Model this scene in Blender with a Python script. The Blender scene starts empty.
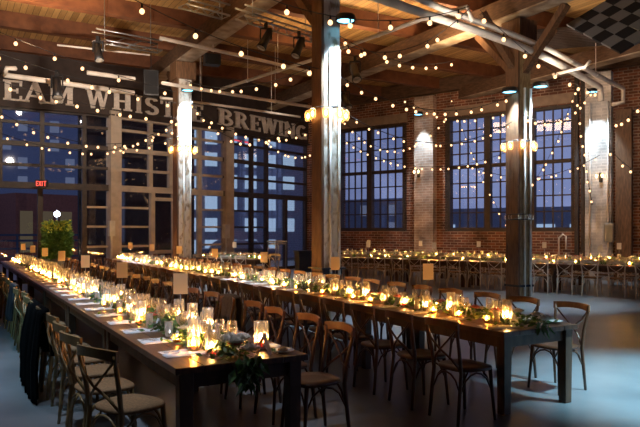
import bpy, math, random
from mathutils import Vector, Matrix
rnd = random.Random(7)
S = bpy.context.scene
COL = S.collection
PI = math.pi

# ------------------------------------------------------------------ camera
EYE = 1.67; FPX = 640.0; HOR = 230.0
cd = bpy.data.cameras.new('camera'); cam = bpy.data.objects.new('camera', cd); COL.objects.link(cam)
cd.sensor_width = 36; cd.lens = 36.0; cd.shift_y = (HOR-213.5)/640; cd.clip_end = 400
cam.location = (0, 0, EYE); cam.rotation_euler = (PI/2, 0, 0)
S.camera = cam
# ------------------------------------------------------------------ world (dusk sky)
w = bpy.data.worlds.new('dusk'); S.world = w; w.use_nodes = True
nt = w.node_tree; nt.nodes.clear()
out = nt.nodes.new('ShaderNodeOutputWorld'); bg = nt.nodes.new('ShaderNodeBackground')
tc = nt.nodes.new('ShaderNodeTexCoord'); nz = nt.nodes.new('ShaderNodeTexNoise'); cr = nt.nodes.new('ShaderNodeValToRGB')
nz.inputs['Scale'].default_value = 7; nz.inputs['Detail'].default_value = 4
cr.color_ramp.elements[0].position = .35; cr.color_ramp.elements[0].color = (.075, .095, .19, 1)
cr.color_ramp.elements[1].position = .7; cr.color_ramp.elements[1].color = (.17, .20, .33, 1)
nt.links.new(tc.outputs['Generated'], nz.inputs['Vector']); nt.links.new(nz.outputs['Fac'], cr.inputs['Fac'])
nt.links.new(cr.outputs['Color'], bg.inputs['Color']); bg.inputs['Strength'].default_value = 1.5
nt.links.new(bg.outputs[0], out.inputs[0])
# ------------------------------------------------------------------ exposure
S.view_settings.view_transform = 'Standard'; S.view_settings.look = 'None'
S.view_settings.exposure = 0.28; S.view_settings.gamma = 1; S.view_settings.use_curve_mapping = False
S.cycles.use_denoising = True
S.cycles.max_bounces = 8; S.cycles.transparent_max_bounces = 24; S.cycles.diffuse_bounces = 3
S.cycles.sample_clamp_indirect = 4
COOL = (.62, .84, 1.0); WARM = (1.0, .55, .22)
FLAME_E = 520; BULB_E = 2.7; JAR_E = 26; SKYW = 1.0
CEIL_W = 190; COL_SPOT = 2100; FLOOR_SPOT = 9000

# frames: tables and columns (u away, v across), brick wall (s along, n away)
U = Vector((-.5, .866, 0)); V = Vector((.866, .5, 0)); ANG = math.radians(30)
W_ = Vector((.8, -.6, 0)); N_ = Vector((.6, .8, 0))
def uv(u, v, z=0): return U*u + V*v + Vector((0, 0, z))
def sn(s, n, z=0): return W_*s + N_*n + Vector((0, 0, z))
def pxd(px, py, D): return Vector(((px-320)/FPX*D, D, EYE+(HOR-py)/FPX*D))
def pxh(px, py, h): return pxd(px, py, (h-EYE)*FPX/(HOR-py))
def inview(p, m=25):
    if p.y < .5: return False
    x = 320+p.x/p.y*FPX; return -m < x < 640+m

def light(name, kind, loc, energy, color, **k):
    d = bpy.data.lights.new(name, kind); d.energy = energy; d.color = color
    for a, b in k.items(): setattr(d, a, b)
    o = bpy.data.objects.new(name, d); COL.objects.link(o); o.location = loc
    return o
def aim(o, tgt): o.rotation_euler = (Vector(tgt)-o.location).to_track_quat('-Z', 'Y').to_euler()
# ceiling mounted cool wash on the open floor at the right and left, then warm fills added to brighten the ceiling
l = light('floor_wash_right', 'SPOT', (5.2, 5.0, 6.2), FLOOR_SPOT*.9, (.46, .84, 1.0), spot_size=math.radians(40), spot_blend=.9, shadow_soft_size=.15); aim(l, (4.1, 6.6, 0))
l = light('floor_wash_left', 'SPOT', (-5.6, 6.0, 6.2), 700, (.30, .74, 1.0), spot_size=math.radians(60), spot_blend=.8, shadow_soft_size=.2); aim(l, (-4.9, 7.6, 0))
for p, e in (((-2.2, 12.5, 5.9), 1.0), ((-6.5, 14.5, 5.9), .9), ((3.2, 16.0, 5.9), .9), ((.5, 17.5, 5.9), .7), ((7, 14, 5.9), .5)):
    l = light('ceiling_fill', 'SPOT', p, CEIL_W*e*2, (1, .66, .34), spot_size=math.radians(150), spot_blend=.6, shadow_soft_size=.3)
    l.rotation_euler = (PI, 0, 0)
l = light('table_fill', 'SPOT', (-5.6, 9.2, 6.4), 850, (.72, .84, 1.0), spot_size=math.radians(42), spot_blend=.9, shadow_soft_size=.15); aim(l, (-3.2, 8.2, .76))  # cool spot added to brighten the napkins
l = light('table_fill', 'SPOT', (-2.7, 4.5, 6.5), 800, (.72, .84, 1.0), spot_size=math.radians(32), spot_blend=.9, shadow_soft_size=.15); aim(l, (-1.55, 5.4, .76))  # second spot added for the settings at the near end
for p, q in (((-7.0, 16.5, 6.0), (-8.6, 20.4, 5.8)), ((-4.4, 16.8, 6.0), (-5.3, 22.8, 5.8)), ((-.6, 21.0, 6.0), (-2.3, 26.3, 5.8))):
    l = light('sign_fill', 'SPOT', p, 90, (1, .82, .66), spot_size=math.radians(85), spot_blend=.8, shadow_soft_size=.08); aim(l, q)  # spots added to brighten the sign letters
for p, q in (((2.2, 11.5, 4.6), (3.6, 13.5, 6)), ((5.2, 14.5, 4.8), (7, 16.5, 6)), ((-5.0, 13.0, 4.6), (-6.4, 17, 5.8))):
    l = light('pipe_fill', 'SPOT', p, 260 if p[0] > 0 else 750, (1, .84, .68), spot_size=math.radians(95), spot_blend=.9, shadow_soft_size=.1); aim(l, q)  # spots added to bring up the overhead pipes
l = light('shrub_fill', 'SPOT', (-5.2, 14.8, 6.2), 520, (1, .93, .75), spot_size=math.radians(14), spot_blend=.8, shadow_soft_size=.05); aim(l, (-7.6, 18.6, 1.4))  # spot added only to brighten the shrub
l = light('brick_wash', 'AREA', sn(-8, 17.5, 6.2), 100, (1, .62, .35), shape='RECTANGLE', size=7, size_y=.5); aim(l, sn(-6, 22.8, 3.0))

# ------------------------------------------------------------------ materials
MATS = {}
def mat(name, col, rough=.6, metal=0, noise=0, nscale=8, stretch=(1, 1, 1), emis=None, es=0, bump=0, spec=.5, col2=None, coat=0, trans=0, lo=.3, hi=.7):
    m = bpy.data.materials.new(name); m.use_nodes = True; t = m.node_tree; b = t.nodes['Principled BSDF']
    b.inputs['Base Color'].default_value = (*col, 1); b.inputs['Roughness'].default_value = rough
    b.inputs['Metallic'].default_value = metal; b.inputs['Specular IOR Level'].default_value = spec
    if coat: b.inputs['Coat Weight'].default_value = coat
    if emis: b.inputs['Emission Color'].default_value = (*emis, 1); b.inputs['Emission Strength'].default_value = es
    if noise or bump or col2:
        tc = t.nodes.new('ShaderNodeTexCoord'); mp = t.nodes.new('ShaderNodeMapping'); mp.inputs['Scale'].default_value = stretch
        n = t.nodes.new('ShaderNodeTexNoise'); n.inputs['Scale'].default_value = nscale; n.inputs['Detail'].default_value = 5
        t.links.new(tc.outputs['Object'], mp.inputs[0]); t.links.new(mp.outputs[0], n.inputs['Vector'])
        r = t.nodes.new('ShaderNodeValToRGB'); r.color_ramp.elements[0].position = lo; r.color_ramp.elements[1].position = hi
        c2 = col2 or tuple(min(1, c*(1+noise)) for c in col); c1 = col if col2 else tuple(c*(1-noise) for c in col)
        r.color_ramp.elements[0].color = (*c1, 1); r.color_ramp.elements[1].color = (*c2, 1)
        t.links.new(n.outputs['Fac'], r.inputs[0]); t.links.new(r.outputs[0], b.inputs['Base Color'])
        if bump:
            bp = t.nodes.new('ShaderNodeBump'); bp.inputs['Strength'].default_value = bump; bp.inputs['Distance'].default_value = .02
            t.links.new(n.outputs['Fac'], bp.inputs['Height']); t.links.new(bp.outputs[0], b.inputs['Normal'])
    MATS[name] = m; return m
def emit(name, col, s):
    m = bpy.data.materials.new(name); m.use_nodes = True; t = m.node_tree; t.nodes.clear()
    o = t.nodes.new('ShaderNodeOutputMaterial'); e = t.nodes.new('ShaderNodeEmission')
    e.inputs[0].default_value = (*col, 1); e.inputs[1].default_value = s; t.links.new(e.outputs[0], o.inputs[0]); MATS[name] = m; return m
def glassm(name, tint=(1, 1, 1), refl=.12, rough=.02, base=.03, body=0, bodycol=(1, 1, 1)):
    m = bpy.data.materials.new(name); m.use_nodes = True; t = m.node_tree; t.nodes.clear()
    o = t.nodes.new('ShaderNodeOutputMaterial'); tr = t.nodes.new('ShaderNodeBsdfTransparent'); g = t.nodes.new('ShaderNodeBsdfGlossy')
    tr.inputs[0].default_value = (*tint, 1); g.inputs['Roughness'].default_value = rough
    lw = t.nodes.new('ShaderNodeLayerWeight'); lw.inputs[0].default_value = .35
    ma = t.nodes.new('ShaderNodeMath'); ma.operation = 'MULTIPLY_ADD'; ma.inputs[1].default_value = refl; ma.inputs[2].default_value = base
    ma.use_clamp = True
    mx = t.nodes.new('ShaderNodeMixShader')
    t.links.new(lw.outputs['Facing'], ma.inputs[0]); t.links.new(ma.outputs[0], mx.inputs[0])
    t.links.new(tr.outputs[0], mx.inputs[1]); t.links.new(g.outputs[0], mx.inputs[2])
    last = mx
    if body:  # pale scattering mixed in for glow, stronger at rims as painted bright edges
        d = t.nodes.new('ShaderNodeBsdfTranslucent'); d.inputs[0].default_value = (*bodycol, 1)
        d2 = t.nodes.new('ShaderNodeBsdfDiffuse'); d2.inputs[0].default_value = (*bodycol, 1)
        ad = t.nodes.new('ShaderNodeMixShader'); ad.inputs[0].default_value = .5
        t.links.new(d.outputs[0], ad.inputs[1]); t.links.new(d2.outputs[0], ad.inputs[2])
        m2 = t.nodes.new('ShaderNodeMixShader'); mb2 = t.nodes.new('ShaderNodeMath'); mb2.operation = 'MULTIPLY_ADD'; mb2.inputs[1].default_value = body*1.5; mb2.inputs[2].default_value = body*.25; mb2.use_clamp = True
        t.links.new(lw.outputs['Facing'], mb2.inputs[0]); t.links.new(mb2.outputs[0], m2.inputs[0])
        t.links.new(mx.outputs[0], m2.inputs[1]); t.links.new(ad.outputs[0], m2.inputs[2]); last = m2
    t.links.new(last.outputs[0], o.inputs[0]); MATS[name] = m; return m
def brick(name, c1, c2, mortar, scale=1.0):
    m = bpy.data.materials.new(name); m.use_nodes = True; t = m.node_tree; b = t.nodes['Principled BSDF']; b.inputs['Roughness'].default_value = .85
    tc = t.nodes.new('ShaderNodeTexCoord'); sx = t.nodes.new('ShaderNodeSeparateXYZ'); cx = t.nodes.new('ShaderNodeCombineXYZ')
    ad = t.nodes.new('ShaderNodeMath'); ad.operation = 'ADD'
    t.links.new(tc.outputs['Object'], sx.inputs[0]); t.links.new(sx.outputs[0], ad.inputs[0]); t.links.new(sx.outputs[1], ad.inputs[1])
    t.links.new(ad.outputs[0], cx.inputs[0]); t.links.new(sx.outputs[2], cx.inputs[1])
    br = t.nodes.new('ShaderNodeTexBrick'); br.inputs['Scale'].default_value = scale
    br.inputs['Brick Width'].default_value = .30; br.inputs['Row Height'].default_value = .10; br.inputs['Mortar Size'].default_value = .012
    br.inputs['Color1'].default_value = (*c1, 1); br.inputs['Color2'].default_value = (*c2, 1); br.inputs['Mortar'].default_value = (*mortar, 1)
    t.links.new(cx.outputs[0], br.inputs['Vector'])
    n = t.nodes.new('ShaderNodeTexNoise'); n.inputs['Scale'].default_value = 1.4; n.inputs['Detail'].default_value = 6
    t.links.new(tc.outputs['Object'], n.inputs['Vector'])
    r = t.nodes.new('ShaderNodeValToRGB'); r.color_ramp.elements[0].position = .3; r.color_ramp.elements[0].color = (.45, .42, .40, 1)
    r.color_ramp.elements[1].position = .72; r.color_ramp.elements[1].color = (1.6, 1.5, 1.4, 1)
    mx = t.nodes.new('ShaderNodeMix'); mx.data_type = 'RGBA'; mx.blend_type = 'MULTIPLY'; mx.inputs[0].default_value = 1
    t.links.new(n.outputs['Fac'], r.inputs[0]); t.links.new(br.outputs['Color'], mx.inputs[6]); t.links.new(r.outputs[0], mx.inputs[7])
    t.links.new(mx.outputs[2], b.inputs['Base Color'])
    bp = t.nodes.new('ShaderNodeBump'); bp.inputs['Strength'].default_value = .6; bp.inputs['Distance'].default_value = .02
    t.links.new(br.outputs['Fac'], bp.inputs['Height']); bp.invert = True; t.links.new(bp.outputs[0], b.inputs['Normal'])
    MATS[name] = m; return m

# planked ceiling: boards as wave bands
def planks(name, c1, c2, width, axis=0, rough=.6):
    m = bpy.data.materials.new(name); m.use_nodes = True; t = m.node_tree; b = t.nodes['Principled BSDF']; b.inputs['Roughness'].default_value = rough
    tc = t.nodes.new('ShaderNodeTexCoord'); sx = t.nodes.new('ShaderNodeSeparateXYZ'); t.links.new(tc.outputs['Object'], sx.inputs[0])
    dv = t.nodes.new('ShaderNodeMath'); dv.operation = 'DIVIDE'; dv.inputs[1].default_value = width
    fl = t.nodes.new('ShaderNodeMath'); fl.operation = 'FLOOR'; fr = t.nodes.new('ShaderNodeMath'); fr.operation = 'FRACT'
    t.links.new(sx.outputs[axis], dv.inputs[0]); t.links.new(dv.outputs[0], fl.inputs[0]); t.links.new(dv.outputs[0], fr.inputs[0])
    wn = t.nodes.new('ShaderNodeTexWhiteNoise'); wn.noise_dimensions = '1D'; t.links.new(fl.outputs[0], wn.inputs['W'])
    n = t.nodes.new('ShaderNodeTexNoise'); n.inputs['Scale'].default_value = 3; mp = t.nodes.new('ShaderNodeMapping')
    mp.inputs['Scale'].default_value = (8, 1, 1) if axis == 0 else (1, 8, 1)
    t.links.new(tc.outputs['Object'], mp.inputs[0]); t.links.new(mp.outputs[0], n.inputs['Vector'])
    av = t.nodes.new('ShaderNodeMath'); av.operation = 'ADD'; hv = t.nodes.new('ShaderNodeMath'); hv.operation = 'MULTIPLY'; hv.inputs[1].default_value = .5
    t.links.new(wn.outputs['Value'], av.inputs[0]); t.links.new(n.outputs['Fac'], av.inputs[1]); t.links.new(av.outputs[0], hv.inputs[0])
    r = t.nodes.new('ShaderNodeValToRGB'); r.color_ramp.elements[0].position = .15; r.color_ramp.elements[1].position = .85
    r.color_ramp.elements[0].color = (*c1, 1); r.color_ramp.elements[1].color = (*c2, 1); t.links.new(hv.outputs[0], r.inputs[0])
    gp = t.nodes.new('ShaderNodeMath'); gp.operation = 'GREATER_THAN'; gp.inputs[1].default_value = .07; t.links.new(fr.outputs[0], gp.inputs[0])
    mx = t.nodes.new('ShaderNodeMix'); mx.data_type = 'RGBA'; mx.inputs[6].default_value = tuple(c*.15 for c in c1)+(1,)
    t.links.new(gp.outputs[0], mx.inputs[0]); t.links.new(r.outputs[0], mx.inputs[7]); t.links.new(mx.outputs[2], b.inputs['Base Color'])
    MATS[name] = m; return m

M = MATS
mat('floor', (.10, .115, .13), .30, noise=0, nscale=1.3, col2=(.19, .205, .225), lo=.25, hi=.75, spec=.6)
mat('ground', (.03, .03, .035), .8)
planks('ceiling', (.24, .13, .045), (.60, .37, .15), .16, 0)
mat('beam', (.05, .025, .014), .7, col2=(.13, .07, .038), nscale=5, stretch=(1, 1, 4), bump=.3)
mat('girder', (.22, .15, .10), .7, col2=(.50, .42, .33), nscale=3, bump=.4, lo=.35, hi=.75)
mat('joist', (.10, .032, .013), .65, col2=(.19, .070, .028), nscale=4)
mat('post', (.34, .25, .17), .75, col2=(.74, .70, .64), nscale=9, stretch=(1, 1, .5), bump=.5, lo=.36, hi=.52)
mat('post_wood', (.085, .04, .018), .65, col2=(.19, .095, .045), nscale=4, stretch=(6, 6, 1), bump=.3)
mat('post_gold', (.20, .12, .05), .7, col2=(.42, .29, .14), nscale=6, stretch=(5, 5, 1), bump=.3)
mat('white_paint', (.66, .64, .60), .55, noise=.12, nscale=6)
mat('pipe_white', (.80, .73, .66), .75, noise=.15, nscale=3)
mat('black', (.012, .012, .014), .45)
mat('black_matte', (.010, .010, .012), .9)
mat('grey_metal', (.35, .36, .38), .35, metal=.8)
mat('steel', (.6, .6, .62), .25, metal=1)
mat('cutlery', (.75, .72, .68), .2, metal=1)
mat('frame_dark', (.045, .032, .028), .55, noise=.3)
mat('frame_beige', (.50, .42, .34), .6, noise=.2, nscale=3)
mat('fascia', (.045, .028, .024), .7, noise=.25, nscale=4)
mat('lintel', (.30, .22, .17), .8, noise=.2, nscale=4)
mat('sign_letter', (.72, .64, .58), .7, noise=.15, nscale=10)
brick('brick', (.26, .095, .052), (.11, .045, .03), (.36, .28, .23))
brick('brick_white', (.66, .66, .66), (.55, .55, .56), (.72, .72, .72))
brick('brick_lit', (.55, .42, .36), (.42, .31, .26), (.60, .56, .52))  # pilaster brick, whitening by its downlight put into the colour
mat('table_wood', (.060, .028, .016), .33, col2=(.17, .075, .038), nscale=3, stretch=(12, 1, 1), spec=.6)
mat('table_leg', (.060, .030, .018), .5, col2=(.13, .065, .035), nscale=5, stretch=(3, 3, 1))
mat('chair_walnut', (.055, .022, .012), .38, col2=(.11, .042, .020), nscale=7, stretch=(1, 1, .4))
mat('chair_rail_lit', (.15, .055, .022), .35, col2=(.26, .10, .04), nscale=7, stretch=(.4, 1, 1))  # walnut top rails with the orange light on them put into the colour
mat('chair_oak', (.19, .12, .045), .42, col2=(.31, .21, .09), nscale=9, stretch=(1, 1, .4))
mat('chair_pale', (.45, .37, .29), .5, col2=(.62, .54, .44), nscale=9, stretch=(1, 1, .4))
mat('rush', (.24, .135, .06), .8, noise=.3, nscale=60)
mat('napkin', (.78, .79, .84), .9, noise=.04, nscale=20, bump=.1)
mat('card', (.82, .80, .80), .85)
mat('card_kraft', (.92, .70, .46), .85)
mat('plate', (.82, .80, .78), .2)
mat('wax', (.95, .75, .45), .5)
M['wax'].node_tree.nodes['Principled BSDF'].inputs['Subsurface Weight'].default_value = .6
mat('leaf', (.045, .13, .03), .5, col2=(.16, .30, .08), nscale=14)
mat('leaf_pale', (.10, .17, .09), .6, col2=(.22, .30, .16), nscale=14)
mat('leaf_lit', (.55, .58, .10), .6, noise=.3, nscale=14)  # upper shrub leaves, light on the top put into the colour
mat('petal', (.85, .80, .72), .6, noise=.05)
mat('petal_pink', (.65, .18, .15), .6, noise=.1)
mat('coat', (.0025, .0025, .003), 1, spec=.05)
mat('blazer', (.075, .060, .050), .9, noise=.3, nscale=30)
mat('leather', (.02, .024, .03), .4)
mat('car', (.10, .12, .16), .3)
glassm('pane', (.93, .95, 1.0), refl=.35, base=.05, rough=.03)
glassm('glass', (.98, .97, .95), refl=.8, base=.10, rough=.10, body=.46, bodycol=(1, .93, .82))
glassm('glass_amber', (1, .80, .50), refl=.4, base=.05, rough=.08, body=.45, bodycol=(1, .78, .45))
glassm('water', (.98, .93, .80), refl=.3, base=.05, body=.10, bodycol=(1, .9, .7))
emit('flame', (1.0, .50, .14), FLAME_E)
emit('bulb', (1.0, .55, .25), BULB_E)
emit('jar_light', (1.0, .58, .24), JAR_E)
emit('cool_lens', (.22, .70, 1.0), 4)
emit('exit_red', (1, .10, .07), 1.6)
emit('neon', (1, .08, .12), 1.2)
emit('win_warm', (1, .75, .45), .07)
emit('win_cool', (.55, .75, 1), .55)
emit('win_dim', (.42, .50, .78), .22)
emit('street', (.9, .95, 1), 12)
mat('bldg_grey', (.22, .25, .33), .8, noise=.15, emis=(.35, .42, .62), es=.05)
mat('bldg_brick', (.20, .07, .05), .85, noise=.2)
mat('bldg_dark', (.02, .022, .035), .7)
M['bldg_grey'].node_tree.nodes['Principled BSDF'].inputs['Emission Strength'].default_value = 0
mat('rail_blue', (.03, .05, .10), .5)
mat('panel_a', (.24, .24, .25), .8); mat('panel_b', (.02, .02, .025), .8)

# ------------------------------------------------------------------ mesh builder
class MB:
    def __init__(s): s.v = []; s.f = []; s.m = []; s.sm = []
    def add(s, vs, fs, mi=0, smooth=False):
        o = len(s.v); s.v += [tuple(x) for x in vs]
        for f in fs: s.f.append([i+o for i in f]); s.m.append(mi); s.sm.append(smooth)
        return s
    def box(s, c, d, rz=0, mi=0, mtx=None, taper=1):
        c = Vector(c); hx, hy, hz = d[0]/2, d[1]/2, d[2]/2
        R = mtx or Matrix.Rotation(rz, 3, 'Z'); vs = []
        for z in (-1, 1):
            k = taper if z < 0 else 1
            for x, y in ((-1, -1), (1, -1), (1, 1), (-1, 1)): vs.append(c+R@Vector((x*hx*k, y*hy*k, z*hz)))
        return s.add(vs, [(3, 2, 1, 0), (4, 5, 6, 7), (0, 1, 5, 4), (1, 2, 6, 5), (2, 3, 7, 6), (3, 0, 4, 7)], mi)
    def bar(s, a, b, w, h, mi=0, up=(0, 0, 1)):
        a = Vector(a); b = Vector(b); d = (b-a); L = d.length; d.normalize()
        r = d.cross(Vector(up))
        if r.length < 1e-4: r = d.cross(Vector((1, 0, 0)))
        r.normalize(); u = r.cross(d)
        R = Matrix((r, d, u)).transposed(); return s.box((a+b)/2, (w, L, h), mtx=R, mi=mi)
    def tube(s, pts, r, n=6, mi=0, rs=None, closed=False, fy=1.0):
        pts = [Vector(p) for p in pts]; k = len(pts); rings = []; prev = None
        for i, p in enumerate(pts):
            a = pts[i-1] if (i > 0 or closed) else p; b = pts[(i+1) % k] if (i < k-1 or closed) else p
            d = (b-a).normalized()
            if prev is None:
                x = d.cross(Vector((0, 0, 1)))
                if x.length < .05: x = Vector((1, 0, 0))-d*d.x
                x.normalize()
            else:
                x = prev-d*prev.dot(d)
                x = x.normalized() if x.length > 1e-5 else prev
            prev = x; y = d.cross(x); rr = rs[i] if rs else r
            rings.append([p+x*math.cos(2*PI*j/n)*rr+y*math.sin(2*PI*j/n)*rr*fy for j in range(n)])
        vs = [q for rg in rings for q in rg]; fs = []
        for i in range(k if closed else k-1):
            for j in range(n):
                i2 = (i+1) % k; fs.append((i*n+j, i*n+(j+1) % n, i2*n+(j+1) % n, i2*n+j))
        if not closed: fs.append(tuple(range(n))[::-1]); fs.append(tuple((k-1)*n+j for j in range(n)))
        return s.add(vs, fs, mi, True)
    def lathe(s, prof, n=12, c=(0, 0, 0), mi=0, close=False):
        c = Vector(c); vs = []
        for r, z in prof:
            for j in range(n): vs.append(c+Vector((r*math.cos(2*PI*j/n), r*math.sin(2*PI*j/n), z)))
        fs = [(i*n+j, i*n+(j+1) % n, (i+1)*n+(j+1) % n, (i+1)*n+j) for i in range(len(prof)-1) for j in range(n)]
        if close: fs.append(tuple(range(n))[::-1]); fs.append(tuple((len(prof)-1)*n+j for j in range(n)))
        return s.add(vs, fs, mi, True)
    def quad(s, a, b, c, d, mi=0): return s.add([a, b, c, d], [(0, 1, 2, 3)], mi)
    def leaf(s, p, d, l, wd, mi=0):
        p = Vector(p); d = Vector(d).normalized(); x = d.cross(Vector((rnd.uniform(-1, 1), rnd.uniform(-1, 1), rnd.uniform(.2, 1))))
        if x.length < .01: x = Vector((1, 0, 0))
        x.normalize(); n = x.cross(d)
        return s.add([p, p+d*l*.4+x*wd, p+d*l, p+d*l*.4-x*wd, p+d*l*.45-n*wd*.35], [(0, 1, 4), (1, 2, 4), (2, 3, 4), (3, 0, 4)], mi)
    def data(s, name, mats):
        me = bpy.data.meshes.new(name); me.from_pydata(s.v, [], s.f)
        for m in (mats if isinstance(mats, (list, tuple)) else [mats]): me.materials.append(M[m])
        me.polygons.foreach_set('material_index', s.m); me.polygons.foreach_set('use_smooth', s.sm); me.update(); return me
    def build(s, name, mats, parent=None, loc=None, rz=0, bevel=0):
        o = bpy.data.objects.new(name, s.data(name, mats)); COL.objects.link(o)
        if parent: o.parent = parent
        if loc is not None: o.location = loc
        if rz: o.rotation_euler = (0, 0, rz)
        if bevel:
            b = o.modifiers.new('b', 'BEVEL'); b.width = bevel; b.segments = 2; b.limit_method = 'ANGLE'
        return o
def tag(o, label, cat, group=None, kind=None):
    o['label'] = label; o['category'] = cat
    if group: o['group'] = group
    if kind: o['kind'] = kind
    return o
def struct(o): o['kind'] = 'structure'; return o
def empty(name, loc=(0, 0, 0), rz=0):
    o = bpy.data.objects.new(name, None); COL.objects.link(o); o.location = loc; o.rotation_euler = (0, 0, rz); o.empty_display_size = .1; return o
KIDS = {}
def dup(root, loc, rz=0, sc=None):
    def cp(o, parent):
        c = o.copy(); COL.objects.link(c)
        if parent: c.parent = parent
        for k in o_children(o): cp(k, c)
        return c
    c = cp(root, None); c.location = loc; c.rotation_euler = (0, 0, rz)
    if sc: c.scale = sc
    return c
def o_children(o):
    if o.name not in KIDS: KIDS[o.name] = list(o.children)
    return KIDS[o.name]
class Proto:
    """first placement uses the built thing itself, later ones are copies"""
    def __init__(s, make): s.make = make; s.o = None
    def put(s, loc, rz, label, cat, group=None, sc=None):
        if s.o is None:
            s.o = s.make(); o = s.o; o.location = loc; o.rotation_euler = (0, 0, rz)
            if sc: o.scale = sc
        else: o = dup(s.o, loc, rz, sc or (1, 1, 1))
        return tag(o, label, cat, group)
ORD = 'first second third fourth fifth sixth seventh eighth ninth tenth eleventh twelfth thirteenth fourteenth fifteenth sixteenth seventeenth eighteenth nineteenth twentieth twenty-first twenty-second twenty-third twenty-fourth twenty-fifth twenty-sixth twenty-seventh twenty-eighth twenty-ninth thirtieth'.split()
ORD += ['thirty-'+x for x in ORD[:9]]+['fortieth']+['forty-'+x for x in ORD[:9]]

# ================================================================== SHELL
struct(MB().box((0, 12, -.05), (50, 46, .1)).build('floor', 'floor'))
struct(MB().box((-5, 60, -.22), (160, 160, .1)).build('ground', 'ground'))
# ceiling follows the walls; its local frame has X = v, Y = u
POLY = [Vector((-13.4, 17.5)), Vector((-6.87, 21.27)), Vector((-3.74, 24.4)), Vector((-.44, 28.8)), Vector((.8*8+.6*22.8, -.6*8+.8*22.8)), Vector((20.08, -7)), Vector((-13.4, -7))]
def inside(p):
    c = False
    for i in range(len(POLY)):
        a, b = POLY[i], POLY[i-1]
        if (a.y > p.y) != (b.y > p.y) and p.x < (b.x-a.x)*(p.y-a.y)/(b.y-a.y)+a.x: c = not c
    return c
loc = [(p.dot(V.xy), p.dot(U.xy)) for p in POLY]
n = len(loc); m = MB(); m.add([(x, y, 7.55) for x, y in loc]+[(x, y, 7.70) for x, y in loc], [tuple(range(n)), tuple(range(n, 2*n))[::-1]]+[(i, (i+1) % n, n+(i+1) % n, n+i) for i in range(n)])
struct(m.build('ceiling', 'ceiling', rz=ANG))
# --- joists and girders
nb = 0
for u_ in (4.8, 7.2, 9.6, 12.0, 14.4, 16.8, 19.2, 21.6, 24.0):
    vs_ = [v/10 for v in range(-150, 260) if inside(uv(u_, v/10).xy) and uv(u_, v/10).y > 1]
    if not vs_: continue
    nb += 1; a_, b_ = min(vs_), max(vs_)
    struct(MB().box((0, 0, 0), (b_-a_, .26, .42)).build('trim_%d' % nb, 'joist', loc=uv(u_, (a_+b_)/2, 7.34), rz=ANG))
for v_ in (.6, 5.98, 11.45, 16.9):
    us_ = [u/10 for u in range(20, 300) if inside(uv(u/10, v_).xy)]
    nb += 1; a_, b_ = min(us_), max(us_)
    o = struct(MB().box((0, 0, 0), (.44, b_-a_, .44)).build('trim_%d' % nb, 'beam', loc=uv((a_+b_)/2, v_, 6.89), rz=ANG, bevel=.02))
    MB().box((0, 0, -.235), (.46, b_-a_, .03)).build('soffit_board', 'girder', o)

# --- columns with collar rings, bracket lights and braces
def column(n, P, w, zr, zl, which, wood_only=False):
    global nb
    x = 320+P.x/P.y*640
    o = MB().box((0, 0, 3.32), (w, w, 6.64)).build('column', 'post' if not wood_only else 'post_gold', loc=(P.x, P.y, 0), rz=ANG, bevel=.02)
    struct(o)
    nb += 1
    # timber cladding on the left face + cap
    c = MB().box((-w/2-.02, 0, 3.3), (.05, w*1.02, 6.6)).box((0, 0, 6.35), (w*1.5, w*1.5, .5))
    for sg in ((-1, 1) if n == 3 else (1,)):   # knee braces along the girder and across
        c.bar((0, sg*w*.4, 5.4), (0, sg*1.35, 6.62), .15, .17, up=(1, 0, 0))
    for sg in ((-1, 1) if n == 3 else ()):
        c.bar((sg*w*.4, 0, 5.5), (sg*1.2, 0, 6.62), .15, .17, up=(0, 1, 0))
    c.build('brace', 'post_wood', o)
    pi = MB()
    for xx, yy in ((w*.38, -w/2-.035), (-w*.12, -w/2-.03)):
        pi.tube([(xx, yy, 0.02), (xx, yy, 5.0)], .026, 8)
    pi.build('conduit', 'white_paint', o)
for n, px, D, w in ((1, 183, 19.0, .40), (2, 327, 12.0, .36), (3, 519, 15.2, .38)):
    P = Vector(((px-320)/640*D, D, 0)); column(n, P, w, 3.9, 5.4, None, wood_only=(n == 3))
COLS = {1: (Vector((-137/640*19.0, 19.0, 0)), .40), 2: (Vector((7/640*12, 12, 0)), .36), 3: (Vector((199/640*15.2, 15.2, 0)), .38)}
def ring_lamp(n, z):
    P, w = COLS[n]; r = w*.5+.13
    t = empty('ring_lamp', (P.x, P.y, z), ANG)
    tag(t, {1: 'iron ring of glowing jar lamps around the far left white column', 2: 'iron ring of glowing jar lamps around the thick middle column', 3: 'iron ring of glowing jar lamps around the right timber column'}[n], 'lamp', 'ring lamps on the columns')
    b = MB(); b.tube([(r*1.15*math.cos(a*PI/8), r*1.15*math.sin(a*PI/8), 0) for a in range(16)], .012, 6, closed=True)
    for a in range(4): b.bar((w*.4*math.cos(a*PI/2), w*.4*math.sin(a*PI/2), 0), (r*1.15*math.cos(a*PI/2), r*1.15*math.sin(a*PI/2), 0), .02, .02)
    b.build('ring', 'black', t)
    jm = MB().lathe([(.001, -.10), (.045, -.09), (.062, -.04), (.062, .06), (.04, .10), (.001, .105)], 10).data('jar', 'glass_amber')
    bm_ = MB().lathe([(.001, -.06), (.030, -.03), (.030, .02), (.001, .06)], 6).data('bulb', 'jar_light')
    for a in range(8):
        q = (r*1.15*math.cos(a*PI/4+.2), r*1.15*math.sin(a*PI/4+.2), -.11)
        for nm, me in (('jar', jm), ('bulb', bm_)):
            k = bpy.data.objects.new(nm, me); COL.objects.link(k); k.parent = t; k.location = q
for n, z in ((1, 4.15), (2, 3.92), (3, 3.75)): ring_lamp(n, z)
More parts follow.
